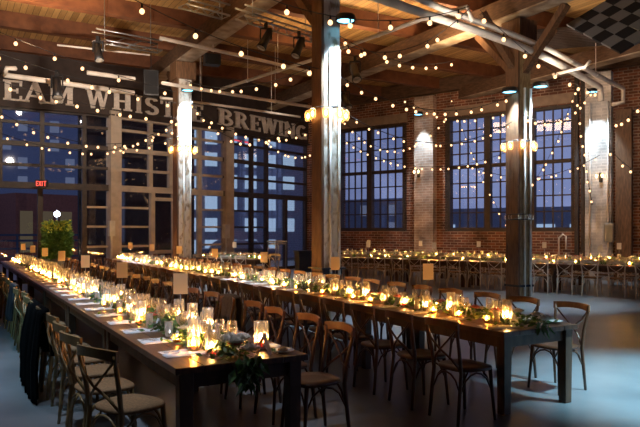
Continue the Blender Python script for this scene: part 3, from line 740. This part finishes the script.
def make_fork():
    m = MB().bar((-.10, 0, .004), (.03, 0, .004), .008, .002).box((.045, 0, .005), (.03, .02, .002))
    for y in (-.0085, -.003, .003, .0085): m.box((.075, y, .005), (.04, .003, .002))
    return m.build('fork', 'cutlery')
FK = Proto(make_fork)
KN = Proto(lambda: MB().box((-.06, 0, .004), (.09, .012, .005)).box((.05, .001, .004), (.13, .018, .0015)).build('knife', 'cutlery'))
def make_number():
    t = empty('table_number'); MB().lathe([(.001, 0), (.045, 0), (.045, .008), (.006, .014), (.003, .02)], 10).tube([(0, 0, .01), (0, 0, .34)], .0035, 5).build('stand', 'grey_metal', t)
    c = MB().box((0, 0, .43), (.125, .004, .185)); c.build('card', 'card_kraft', t)
    return t
NUM = Proto(make_number)
BOOK = []
pos_used = []
for T in (1, 2):
    v0 = TV[T]; vc = v0+.5; tn = TN[T]
    for k in range(NU):
        uc = U0+UL*(k+.5); c = uv(uc, vc)
        TB.put(c, ANG, 'dark plank farm table, %s unit from near end of the %s' % (ORD[k], tn), 'table', 'farm tables of the '+tn)
        if T == 2 or inview(c, 120):
            if k == 0: o = tag(make_garland(700, 100 if T == 1 else 14, 18), 'leafy green garland with white roses spilling over near end of %s' % tn, 'garland', 'table garlands'); o.location = c+Vector((0, 0, .762)); o.rotation_euler = (0, 0, ANG)
            else: GAR.put(c+Vector((0, 0, .762)), ANG+(PI if k % 2 else 0), 'leafy green garland on %s unit from near end of %s' % (ORD[k], tn), 'garland', 'table garlands')
        q = uv(uc+({1: .26, 2: .45}[T] if k == 0 else .1), vc, .762)
        if inview(q, 0): NUM.put(q, ANG*.3, 'kraft table number card on stand, %s unit from near end of %s' % (ORD[k], tn), 'table number', 'table number cards')
    # seats
    for side in (-1, 1):
        sn_ = 'left' if side < 0 else 'right'
        vb = v0-.42 if side < 0 else v0+1.42
        kind = 'oak' if (T == 1 and side < 0) else 'walnut'
        off = .2 if (T == 2 and side < 0) else .42
        if T == 2 and side > 0: vb = v0+1.36; off = .5
        for i in range(27):
            u_ = U0+off+i*.61
            if u_ > U0+UL*NU-.2: break
            c = uv(u_+rnd.uniform(-.02, .02), vb+rnd.uniform(-.03, .03))
            if side < 0: c = c+V*(.26-.12+(.06 if T == 1 else 0)); rz = ANG-PI/2+({0: .38, 1: .22, 2: .12}.get(i, 0) if T == 1 else 0)
            else: c = c-V*(.26-.12); rz = ANG+PI/2
            rz += rnd.uniform(-.06, .06)
            skip = any((c.xy-COLS[n][0].xy).length < .65 for n in COLS) or (c.xy-pxd(57, 300, 18.6).xy).length < .75
            if inview(c, 50) and not skip and not (T == 1 and side < 0 and i == 0 and False):
                kd = kind
                chair(kd, c, rz, '%s cross-back chair, %s from near end along %s side of %s' % ({'oak': 'honey oak', 'walnut': 'dark walnut', 'pale': 'pale oak'}[kd], ORD[i], sn_, tn), 'chairs along the %s side of the %s' % (sn_, tn))
            # setting
            e = v0 if side < 0 else v0+1; d = -side  # inward direction along v
            z = .762; D = c.y
            def put(pr, du, dv, label, cat, grp, rz_=0, zz=0):
                p = uv(u_+du, e+d*dv, z+zz)
                if inview(p, 8) and u_+du > U0+.04: return pr.put(p, rz_, label, cat, grp)
            rs = ANG if side < 0 else ANG+PI
            tail = '%s setting from near end, %s side of %s' % (ORD[i], sn_, tn)
            put(NAP, 0, .20, 'white folded napkin at '+tail, 'napkin', 'napkins on the %s' % tn, rs+rnd.uniform(-.06, .06))
            if side < 0: put(MENU, .16, .17, 'printed menu card at '+tail, 'menu', 'menu cards on the %s' % tn, rs+rnd.uniform(-.1, .1))
            if D < 9: 
                put(FK, -.09, .17, 'silver fork at '+tail, 'fork', 'forks on the %s' % tn, rs); put(KN, .08, .17, 'silver knife at '+tail, 'knife', 'knives on the %s' % tn, rs)
            put(NC, .02, .36, 'white name card at '+tail, 'card', 'name cards on the %s' % tn, ANG+PI/2+rnd.uniform(-.4, .4))
            put(WG if D < 9 else WGF, .12, .40+rnd.uniform(-.02, .02), 'stemmed wine glass at '+tail, 'glass', 'wine glasses on the %s' % tn)
            put(WG if D < 7 else WGF, .24, .44, 'second wine glass at '+tail, 'glass', 'wine glasses on the %s' % tn)
            put(TM if D < 9 else TMF, .22, .33, 'clear tumbler at '+tail, 'glass', 'tumblers on the %s' % tn)
    # candles
    for i in range(42):
        u_ = U0+.32+i*.40
        if u_ > U0+UL*NU-.1: break
        for j, (pr, prf, nm, dv, gp) in enumerate(((HUR, HUR_F, 'pillar candle in clear glass cylinder', rnd.choice((-.13, .13)), 'hurricane candles'), (VOT, VOT_F, 'small amber votive candle', rnd.choice((-.2, .18)), 'votive candles'))):
            uu = u_+(.2 if j else 0)
            p = uv(uu, vc+dv, .762)
            if inview(p, 8):
                (pr if p.y < 10 else prf).put(p, 0, '%s, %s from near end along middle of %s' % (nm, ORD[i], tn), 'candle', gp+' on the '+tn, sc=(1, 1, rnd.uniform(.85, 1.25) if j == 0 else 1))
# specials near end of table 1: tented card, dessert plate
o = tent(.11, .15, 'card_kraft'); o.location = uv(U0+.14, TV[1]+.70, .762); o.rotation_euler = (0, 0, ANG+.9)
o.name = 'tent_card'; tag(o, 'kraft tented card standing by plate at near end of left table', 'card')
o = tent(.09, .085, 'card_kraft'); o.location = uv(U0+.16, TV[2]+.62, .762); o.rotation_euler = (0, 0, ANG+.5); o.name = 'tent_card'; tag(o, 'peach tented card at near end of the right table', 'card')
WG.put(uv(4.36, TV[1]+.36, .762), 0, 'large water goblet nearest the near left corner of left table', 'glass', 'wine glasses on the left long table', sc=(1.15, 1.15, 1.12))
VOT.put(uv(4.62, TV[1]+.30, .762), 0, 'amber votive candle behind the large goblet at near left corner', 'candle', 'votive candles on the left long table', sc=(1.4, 1.4, 1.5))
HUR.put(uv(4.46, TV[1]+.78, .762), 0, 'wide glass cylinder candle beside the kraft tented card', 'candle', 'hurricane candles on the left long table', sc=(1.15, 1.15, 1.05))
t = empty('bread_plate', uv(U0+.17, TV[1]+.87, .762)); tag(t, 'small white plate with bread at near right corner of left table', 'plate')
MB().lathe([(.001, .004), (.05, .004), (.085, .016), (.086, .019), (.05, .008), (.001, .007)], 24).build('plate', 'plate', t)
MB().lathe([(.001, .008), (.035, .010), (.04, .022), (.02, .034), (.001, .037)], 10).build('bread', 'rush', t)
o = MB().lathe([(.001, .004), (.05, .004), (.085, .016), (.086, .019), (.05, .008), (.001, .007)], 24).build('side_plate', 'plate', loc=uv(U0+.2, TV[2]+.88, .762)); tag(o, 'small white plate at near right corner of the right table', 'plate')

# draped garments
def drape(name, mat_, label, loc, rz, w_, lf, lb, fold=.03, seed=1, flare=.3):
    r = random.Random(seed); nx, ny = 14, 18; vs = []; tot = lf+lb
    for j in range(ny+1):
        s_ = -lb+tot*j/ny
        for i in range(nx+1):
            f = i/nx*2-1
            drop = max(0, abs(s_)-.02); side = -1 if s_ < 0 else 1
            x = f*w_/2*(1+flare*drop*(.6 if side < 0 else .3))+.02*math.sin(j*.9+seed)
            ph = math.sin(i*1.25+seed)*.5+math.sin(i*2.3+seed*2)*.5
            y = -.29+.045*f*f*.6+side*(.022+.05*min(1, drop*2))+ph*fold*min(1, drop*3)*side*-1
            z = .912-drop-.015*abs(f)**3-(.03*abs(math.sin(i*.7+seed)) if j in (0, ny) else 0)
            vs.append((x, y, max(.01, z)))
    fs = [(j*(nx+1)+i, j*(nx+1)+i+1, (j+1)*(nx+1)+i+1, (j+1)*(nx+1)+i) for j in range(ny) for i in range(nx)]
    m = MB().add(vs, fs, 0, True); o = m.build(name, mat_, loc=loc, rz=rz); sd = o.modifiers.new('s', 'SOLIDIFY'); sd.thickness = .012; sd.offset = 1
    return tag(o, label, 'coat')
cL = lambda i, off=.42: uv(U0+off+i*.61, TV[1]-.22)
drape('draped_coat', 'coat', 'long black coat hanging over an oak chair left of left table', cL(4), ANG-PI/2, .60, .45, .90, .05, 2, .35)
drape('draped_coat', 'coat', 'second black coat on chair behind the long black coat', cL(5), ANG-PI/2, .58, .45, .9, .05, 5, .3)
drape('draped_jacket', 'leather', 'dark leather jacket over chair back at far left edge', cL(9), ANG-PI/2, .46, .35, .5, .03, 3)
drape('draped_blazer', 'blazer', 'brown-grey blazer draped over chair right of the left table', uv(U0+.42+4*.61, TV[1]+1.28), ANG+PI/2, .48, .30, .42, .02, 4, .2)

# --- rows by the brick wall
def put_row(n0, s0, s1, rn, backs):
    Lr = s1-s0; nt_ = max(1, round(Lr/2.4)); st_ = Lr/nt_
    for k in range(nt_):
        c = sn(s0+st_*(k+.5), n0+.45)
        if inview(c, 60): TBS.put(c, RZW-PI/2, 'narrow plank table, %s from left in the %s by the brick wall' % (ORD[k], rn), 'table', 'tables of the '+rn, sc=(1, st_/2.4, 1))
        q = sn(s0+st_*(k+.5), n0+.45, .762)
        if inview(q, 0): NUMW.put(q, 0, 'white table number card, %s from left on the %s' % (ORD[k], rn), 'table number', 'table number cards of the '+rn)
        if inview(c, 60): GAR.put(q+Vector((0, 0, 0)), RZW-PI/2, 'low greenery garland, %s from left on the %s' % (ORD[k], rn), 'garland', 'garlands of the '+rn)
    i = 0; s_ = s0+.3
    while s_ < s1-.2:
        for sd in backs:
            n_ = n0-.17 if sd < 0 else n0+1.07
            c = sn(s_, n_)
            if inview(c, 20) and not any((c.xy-COLS[k_][0].xy).length < .55 for k_ in COLS):
                CH['pale_far'].put(c, RZW+(0 if sd < 0 else PI)+rnd.uniform(-.05, .05), 'pale oak cross-back chair, %s from left on %s side of %s' % (ORD[i], 'near' if sd < 0 else 'far', rn), 'chair', 'chairs of the '+rn)
            e = n0 if sd < 0 else n0+.9; d = 1 if sd < 0 else -1
            p = sn(s_, e+d*.16, .762)
            if inview(p, 0):
                NAP.put(p, RZW-sd*PI/2*-1, 'white napkin, %s from left, %s side of %s' % (ORD[i], 'near' if sd < 0 else 'far', rn), 'napkin', 'napkins of the '+rn)
                WGF.put(sn(s_+.14, e+d*.28, .762), 0, 'stemmed glass, %s from left, %s side of %s' % (ORD[i], 'near' if sd < 0 else 'far', rn), 'glass', 'glasses of the '+rn)
        s_ += .62; i += 1
    i = 0; s_ = s0+.2
    while s_ < s1-.1:
        p = sn(s_, n0+.45+rnd.uniform(-.15, .15), .762)
        if inview(p, 0):
            if i % 2 == 0: HUR_F.put(p, 0, 'glass cylinder candle, %s light from left on the %s' % (ORD[i], rn), 'candle', 'candles of the '+rn)
            else: VOT_F.put(p, 0, 'votive candle, %s light from left on the %s' % (ORD[i], rn), 'candle', 'candles of the '+rn)
        s_ += .27; i += 1
NUMW = Proto(lambda: (lambda t: (MB().lathe([(.001, 0), (.045, 0), (.045, .008), (.003, .02)], 8).tube([(0, 0, .01), (0, 0, .34)], .0035, 5).build('stand', 'grey_metal', t), MB().box((0, 0, .43), (.13, .006, .19)).build('card', 'card', t), t)[2])(empty('table_number')))
put_row(17.4, -12.6, -.6, 'front row', (-1, 1))
put_row(20.1, -14.2, -1.0, 'back row', (-1,))

# --- far table by the middle bay
A = Vector((-1.95, 19.6, 0)); dC = Vector((-.84, .54, 0)).normalized(); nC = Vector((-dC.y, dC.x, 0)); nC = nC if nC.y > 0 else -nC
rC = math.atan2(dC.y, dC.x)
for k in range(1):
    c = A+dC*1.45+nC*.45
    TBS.put(c, rC-PI/2, 'cream-lit far table in front of the middle glazed bay', 'table', None, sc=(1, 2.8/2.4, 1))
    GAR.put(c+Vector((0, 0, .762)), rC-PI/2, 'greenery garland on the far table by the middle bay', 'garland')
    q = c+dC*-.2; q.z = .762; NUM.put(q, 0, 'table number card on the far table by the middle bay', 'table number')
for i in range(5):
    c = A+dC*(.28+i*.58)-nC*.17
    CH['pale_far'].put(c, rC+PI, 'pale cross-back chair, %s from right on near side of far table' % ORD[i], 'chair', 'chairs of the far table')
    c = A+dC*(.28+i*.58)+nC*1.07
    CH['pale_far'].put(c, rC, 'pale cross-back chair, %s from right on far side of far table' % ORD[i], 'chair', 'chairs of the far table')
CH['pale_far'].put(A-dC*.25+nC*.45, rC+PI/2, 'pale cross-back chair at right end of the far table', 'chair', 'chairs of the far table')
for i in range(9):
    q = A+dC*(.15+i*.31)+nC*rnd.uniform(.3, .6); q.z = .762
    (HUR_F if i % 2 else VOT_F).put(q, 0, 'glowing candle, %s from right on the far table' % ORD[i], 'candle', 'candles of the far table')
    q = A+dC*(.2+i*.31)+nC*.18; q.z = .762
    WGF.put(q, 0, 'stemmed glass, %s from right on the far table' % ORD[i], 'glass', 'glasses of the far table')
for q in list(bpy.data.objects):
    pass
# chairs of far table: near ones must face the table (away from camera)

# --- potted shrub
t = empty('potted_shrub', pxd(57, 300, 18.6).xy.to_3d()); tag(t, 'tall green shrub in pale planter before the left glazing', 'plant')
MB().box((0, 0, .42), (.56, .56, .84), taper=.85).build('planter', 'bldg_grey', t)
fo = MB()
for i in range(3600):
    a = rnd.uniform(0, 2*PI); z = rnd.uniform(.8, 1.9); rr = .36*math.sqrt(rnd.random())*(1.05-.25*abs(z-1.3))
    fo.leaf((rr*math.cos(a), rr*math.sin(a), z), (math.cos(a), math.sin(a), rnd.uniform(-.3, 1)), rnd.uniform(.09, .16), rnd.uniform(.02, .036), 0 if z < 1.62 or rnd.random() < .4 else 1)
fo.build('foliage', ['leaf', 'leaf_lit'], t)
# --- exit sign
t = empty('exit_sign', pxd(41.5, 183.5, 19.2), math.radians(12)); tag(t, 'small red lit EXIT sign hanging in front of left glazing', 'sign')
MB().box((0, .03, 0), (.36, .05, .22)).tube([(0, .03, .1), (0, .03, .9)], .008, 5).build('housing', 'black', t)
for i, (ch, x) in enumerate(zip('EXIT', (-.155, -.075, .005, .06))):
    m = MB()
    if ch == 'E': m.box((.012, 0, 0), (.02, .01, .15)); [m.box((.035, 0, z), (.05, .01, .022)) for z in (-.064, 0, .064)]
    if ch == 'X': m.bar((0, 0, -.07), (.06, 0, .07), .01, .022); m.bar((0, 0, .07), (.06, 0, -.07), .01, .022)
    if ch == 'I': m.box((.015, 0, 0), (.022, .01, .15))
    if ch == 'T': m.box((.035, 0, 0), (.022, .01, .15)).box((.035, 0, .064), (.075, .01, .022))
    m.build('letter', 'exit_red', t, loc=(x, -.002, 0))
# --- boxes on piers
q = P1+Vector((.06, -.36, 1.72)); tag(MB().box((0, 0, 0), (.2, .14, .5)).box((0, .02, -.6), (.06, .06, .8)).build('wall_phone_box', 'white_paint', loc=q, rz=R2, bevel=.01), 'white box with conduit on pier beside left glazing', 'electrical box')
q = P2+Vector((.22, -.42, 1.62)); tag(MB().box((0, 0, 0), (.27, .16, .52)).tube([(0, 0, -.25), (0, 0, -1.55)], .03, 8).build('meter_box', 'white_paint', loc=q, rz=R3, bevel=.01), 'white meter box on pipe beside the corner doors', 'electrical box')
# --- metal console + black bin near corner doors
t = empty('serving_console', pxd(277, 300, 22.0).xy.to_3d(), R3); tag(t, 'small metal high table in front of the corner doors', 'table')
MB().box((0, 0, 1.28), (.6, .4, .05)).box((0, 0, 1.2), (.56, .36, .06)).build('tabletop', 'grey_metal', t)
for x in (-.27, .27):
    for y in (-.17, .17): MB().box((x, y, .6), (.03, .03, 1.2)).build('leg', 'grey_metal', t)
tag(MB().box((0, 0, .5), (.42, .42, 1.0), taper=.85).box((0, 0, 1.02), (.46, .46, .05)).build('waste_bin', 'black', loc=pxd(303, 300, 19.5).xy.to_3d(), rz=.4, bevel=.01), 'square black bin between corner doors and middle column', 'bin')

# ================================================================== OVERHEAD
def pipe(name, pts, r, label, m_='pipe_white', bumps=True):
    pts = [p for p in pts]
    sm = []
    for i, p in enumerate(pts):
        sm.append(p)
    b = MB().tube(sm, r, 8, 0)
    for i in range(len(pts)-1):
        L = (pts[i+1]-pts[i]).length
        for k in range(1, int(L/2.2)+1):
            q = pts[i].lerp(pts[i+1], k/(int(L/2.2)+1)); d = (pts[i+1]-pts[i]).normalized()
            b.tube([q-d*.03, q+d*.03], r*1.25, 8); b.tube([q, q+Vector((0, 0, 7.5-q.z))], .008, 4)
    return tag(b.build(name, m_), label, 'pipe', 'overhead pipes')
pipe('overhead_pipe', [pxh(372, -4, 5.8), pxh(425, 14, 5.8), pxh(480, 32, 5.8), pxh(520, 46.5, 5.8), pxh(548, 58.5, 5.8), pxh(575, 73, 5.8), pxh(600, 87, 5.8), pxh(600, 87, 5.8)+Vector((.03, 0, -.4))], .085, 'thicker lower one of two curved white pipes at upper right')
pipe('overhead_pipe', [pxh(408, -6, 6.0), pxh(440, 8, 6.0), pxh(480, 22.5, 6.0), pxh(515, 35.5, 6.0), pxh(548, 49, 6.0), pxh(580, 66, 6.0), pxh(610, 82, 6.0), pxh(623, 88.5, 6.0), pxh(623, 88.5, 6.0)+Vector((0, 0, -.42)), pxh(623, 88.5, 6.0)+Vector((-.35, -.05, -.5))], .065, 'thinner upper one of two curved white pipes at upper right')
pipe('overhead_pipe', [pxh(221, 89, 6.2), pxh(312, 60, 6.2), pxh(342, 48, 6.2), pxh(420, 20, 6.2), pxh(467, 7, 6.2), pxh(470, 7, 6.2)+Vector((.05, 0, -.3))], .05, 'straight pale pipe passing the middle column toward upper right')
pipe('overhead_pipe', [pxh(4, 75, 5.6), pxh(70, 84, 5.6), pxh(134, 93, 5.6)], .07, 'long pale pipe above the left letters')
pipe('overhead_pipe', [pxh(4, 75, 5.6), pxh(7, 68, 5.72), pxh(16, 68.5, 5.75)], .06, 'short pale elbow pipe at far left')
pipe('overhead_pipe', [pxh(87, 72.5, 5.9), pxh(135, 79, 5.9)], .06, 'short pale pipe above the first letters')
pipe('overhead_pipe', [pxh(162, 83, 5.65), pxh(235, 95, 5.7), pxh(311, 107, 5.8)], .05, 'pale pipe from far column toward the corner')
pipe('overhead_pipe', [pxh(160, 97.5, 5.7), pxh(240, 108, 5.7), pxh(300, 117, 5.75)], .04, 'pale pipe just above the last sign word')
pipe('overhead_pipe', [pxh(57, 45, 6.4), pxh(150, 55, 6.4)], .025, 'thin rod hung under the ceiling at left')
pipe('overhead_pipe', [pxh(553, 75, 5.6), pxh(585, 67, 5.6), pxh(590, 61, 5.75)], .04, 'short pale pipe behind the curved pair at right')
pipe('overhead_pipe', [pxh(160, 38, 6.5), pxh(260, 60, 6.5), pxh(310, 72, 6.5)], .05, 'pale pipe under joists right of far column girder')
# truss racks with stage lights
def rack(a, b, label):
    m = MB(); w_ = Vector((0, 0, .0)); d = (b-a).normalized(); s_ = d.cross(Vector((0, 0, 1)))
    for o1_ in (-.16, .16):
        for o2 in (-.12, .12): m.tube([a+s_*o1_+Vector((0, 0, o2)), b+s_*o1_+Vector((0, 0, o2))], .022, 6)
    L = (b-a).length; n = int(L/.35)
    for i in range(n+1):
        q = a+d*(L*i/n); q2 = a+d*(L*min(n, i+1)/n)
        m.tube([q+s_*.16+Vector((0, 0, -.12)), q2-s_*.16+Vector((0, 0, -.12))], .012, 4); m.tube([q-s_*.16+Vector((0, 0, -.12)), q2-s_*.16+Vector((0, 0, .12))], .012, 4)
    for f in (.15, .85): q = a.lerp(b, f); m.tube([q, q+Vector((0, 0, 7.5-q.z))], .01, 4)
    return tag(m.build('lighting_truss', 'grey_metal'), label, 'truss', 'lighting trusses')
rack(pxh(240, 12, 6.35), pxh(316, 36, 6.35), 'metal lighting truss left of the middle column')
rack(pxh(94, 35, 6.45), pxh(160, 47, 6.45), 'metal lighting truss at upper left')
rack(pxh(182, 0, 6.6), pxh(226, 12, 6.6), 'metal lighting truss at top beside the pale girder')
def stage(loc, label, tgt, s_=1.0):
    t = empty('stage_light', loc); tag(t, label, 'stage light', 'stage lights')
    d = (Vector(tgt)-Vector(loc)).normalized(); c = Vector((0, 0, -.38*s_))
    MB().box((0, 0, -.03), (.08, .08, .14)).bar((-.14*s_, 0, -.1), (.14*s_, 0, -.1), .04, .03).bar((-.14*s_, 0, -.1), (-.14*s_, 0, -.40*s_), .03, .03).bar((.14*s_, 0, -.1), (.14*s_, 0, -.40*s_), .03, .03).build('yoke', 'black', t)
    MB().tube([c-d*.28*s_, c-d*.24*s_, c+d*.16*s_, c+d*.30*s_], .1, 12, rs=[.06*s_, .10*s_, .11*s_, .135*s_]).build('body', 'black', t)
    MB().tube([c+d*.301*s_, c+d*.305*s_], .11*s_, 12).build('lens', 'glass', t)
stage(pxh(266, 24, 6.2), 'black stage light left of pair beside middle column', (-2.6, 13, 3), .85)
stage(pxh(299, 33, 6.2), 'black stage light right of pair beside middle column', (-1.6, 13.5, 3), .85)
stage(pxh(98, 38, 6.3), 'black stage light under truss at upper left', (-4.5, 14.5, 3), .85)
stage(pxh(57, 72, 5.6), 'black stage light on pipe above left letters', (-6, 15, 3), 1.0)
stage(pxh(355, 58, 6.3), 'black stage light behind the middle column top', (1.5, 15, 3), 1.0)
stage(pxh(345, 88, 5.6), 'small black projector light right of the middle column', (2, 16, 2), .9)
def speaker(loc, rz, d, label, m_='black'):
    t = empty('loudspeaker', loc, rz); tag(t, label, 'speaker', 'hanging loudspeakers')
    MB().box((0, 0, 0), d).tube([(0, 0, d[2]/2), (0, 0, 7.5-loc[2])], .015, 5).build('cabinet', m_, t, bevel=.01)
    MB().box((0, -d[1]/2-.01, 0), (d[0]*.86, .012, d[2]*.9)).build('grille', 'black_matte', t)
speaker(pxh(151, 84, 6.0), .3, (.42, .4, .75), 'tall black loudspeaker hung left of the far column')
speaker(pxh(212, 60, 6.5), .4, (.45, .3, .3), 'dark box loudspeaker beside the pale girder')
# checkered acoustic panel and slatted heater at upper right
t = empty('acoustic_panel', (0, 0, 0)); tag(t, 'grey and black checkered ceiling panel at upper right corner', 'panel')
c = pxd(634, 8, 14.5); R = Matrix.Rotation(RZW, 3, 'Z')@Matrix.Rotation(.85, 3, 'X')@Matrix.Rotation(.75, 3, 'Z'); ma = MB(); mb_ = MB()
for i in range(-3, 3):
    for j in range(-3, 3):
        q = c+R@Vector((i*.34, j*.34, 0)); (ma if (i+j) % 2 else mb_).box(q, (.33, .33, .05), mtx=R)
R = Matrix.Rotation(RZW+.35, 3, 'Z')
ma.build('grey_tiles', 'panel_a', t); mb_.build('black_tiles', 'panel_b', t)
sl = MB(); c = pxh(570, 38, 6.9)
for i in range(12): sl.box(c+R@Vector((0, -.9+i*.16, 0)), (2.1, .04, .08), mtx=R)
for x in (-1, 0, 1): sl.box(c+R@Vector((x, 0, .05)), (.05, 2.0, .05), mtx=R)
tag(sl.build('slatted_grille', 'frame_dark'), 'slatted metal ceiling grille below the checkered panel', 'grille')

# ================================================================== STRING LIGHTS
bulb_me = MB().lathe([(.001, -.055), (.028, -.046), (.047, -.018), (.047, .014), (.032, .036), (.014, .05)], 8).data('bulb', 'bulb')
nstr = [0]
def string(a, b, sag, n, label, s_=1.0, seg=None):
    s_ *= .88; n = max(4, int(n*.85))
    pts = []; K = max(10, n)
    f0 = lambda f: a.lerp(b, f)+Vector((0, 0, -sag*4*f*(1-f)))
    for i in range(K+1): pts.append(f0(i/K))
    m = MB().tube(pts, .008, 4)
    t = empty('string_lights', a); tag(t, label, 'string lights', 'festoon string lights')
    for i in range(n):
        f = (i+.5+rnd.uniform(-.28, .28))/n; q = f0(f)+Vector((rnd.uniform(-.02, .02), rnd.uniform(-.02, .02), 0)); m.tube([q, q+Vector((0, 0, -.10*s_))], .018*s_, 6)
        k = bpy.data.objects.new('bulb', bulb_me); COL.objects.link(k); k.parent = t; k.location = q-a+Vector((0, 0, -.135*s_)); k.scale = (s_,)*3
    o = m.build('cable', 'black', t); o.location = -a
    nstr[0] += 1
P_ = pxd
string(P_(-25, 22, 13.5), P_(176, 92, 18.2), .1, 7, 'nearest string of bulbs sloping down at upper left')
string(P_(-25, 45, 14), P_(176, 103, 18.4), .1, 9, 'second string of bulbs across upper left above letters')
string(P_(-20, 75, 15.5), P_(176, 118, 18.6), .15, 12, 'string of bulbs crossing the left letters')
string(P_(-12, 105, 16), P_(176, 128, 18.8), .7, 15, 'sagging string of bulbs across left window top', .8)
string(P_(-12, 128, 17.5), P_(182, 135, 18.6), .55, 17, 'lowest string of bulbs across the left window', .7)
string(P_(110, 150, 20), P_(178, 120, 18.7), .1, 12, 'dense string rising toward the far column', .8)
string(P_(120, -8, 9.5), P_(325, 70, 11.9), .15, 7, 'large bulbs string from top left to middle column', .95)
string(P_(262, -4, 9.8), P_(470, 6, 11.5), .32, 8, 'large bulbs string swagged across the top', .95)
string(P_(185, 80, 18.8), P_(322, 62, 12), .35, 12, 'string of bulbs between far column and middle column top', .8)
string(P_(190, 100, 18.8), P_(316, 108, 12.2), .9, 14, 'lower sagging string between far and middle columns', .7)
string(P_(190, 105, 18.8), P_(310, 130, 25), .6, 14, 'string of bulbs in front of the last sign word', .9)
string(P_(264, 138, 24.5), P_(320, 148, 24), .45, 12, 'short swag of bulbs by the corner windows', .8)
string(P_(335, 40, 12), P_(470, 8, 12.5), .5, 9, 'string of bulbs from middle column top toward the curved pipes', .85)
string(P_(336, 34, 12), P_(455, 60, 17), .3, 10, 'string of bulbs from middle column under the ceiling', .8)
string(P_(338, 75, 12.2), P_(512, 95, 14.5), .5, 16, 'string of bulbs between middle and right columns mid height', .7)
string(P_(340, 110, 12.2), P_(512, 122, 14.5), .55, 20, 'string of bulbs between middle and right columns low', .5)
string(P_(342, 118, 25), P_(450, 112, 23.5), 1.3, 18, 'swag of bulbs over left brick window', .8)
string(P_(342, 138, 25), P_(512, 150, 20), .8, 24, 'long swag of bulbs across the brick pilaster', .75)
string(P_(400, 96, 23), P_(520, 105, 20), .6, 14, 'swag of bulbs above left part of triple window', .8)
string(P_(524, 115, 14.8), P_(592, 90, 19), .45, 14, 'swag of bulbs from right column to far pilaster', .75)
string(P_(526, 190, 17), P_(575, 90, 19.5), .4, 14, 'steep string of bulbs beside the right column', .7)
string(P_(575, 85, 18.5), P_(592, 205, 18.5), .1, 12, 'vertical string of bulbs left of bright pilaster', .75)
string(P_(612, 122, 18), P_(650, 90, 15), .2, 6, 'string of bulbs right of the bright pilaster', .9)
string(P_(606, 145, 18.3), P_(650, 180, 15), .1, 5, 'lower string of bulbs at far right', .8)
string(P_(480, 10, 11), P_(600, 92, 18), .25, 11, 'string of bulbs following the curved white pipes', .9)
string(P_(470, 165, 19.8), P_(600, 155, 18.2), .5, 18, 'low string of bulbs across the triple window', .6)
string(P_(450, 95, 22.5), P_(512, 235, 20), .3, 16, 'steep string of bulbs left of the right column', .6)
print('OBJECT COUNT', len(bpy.data.objects))
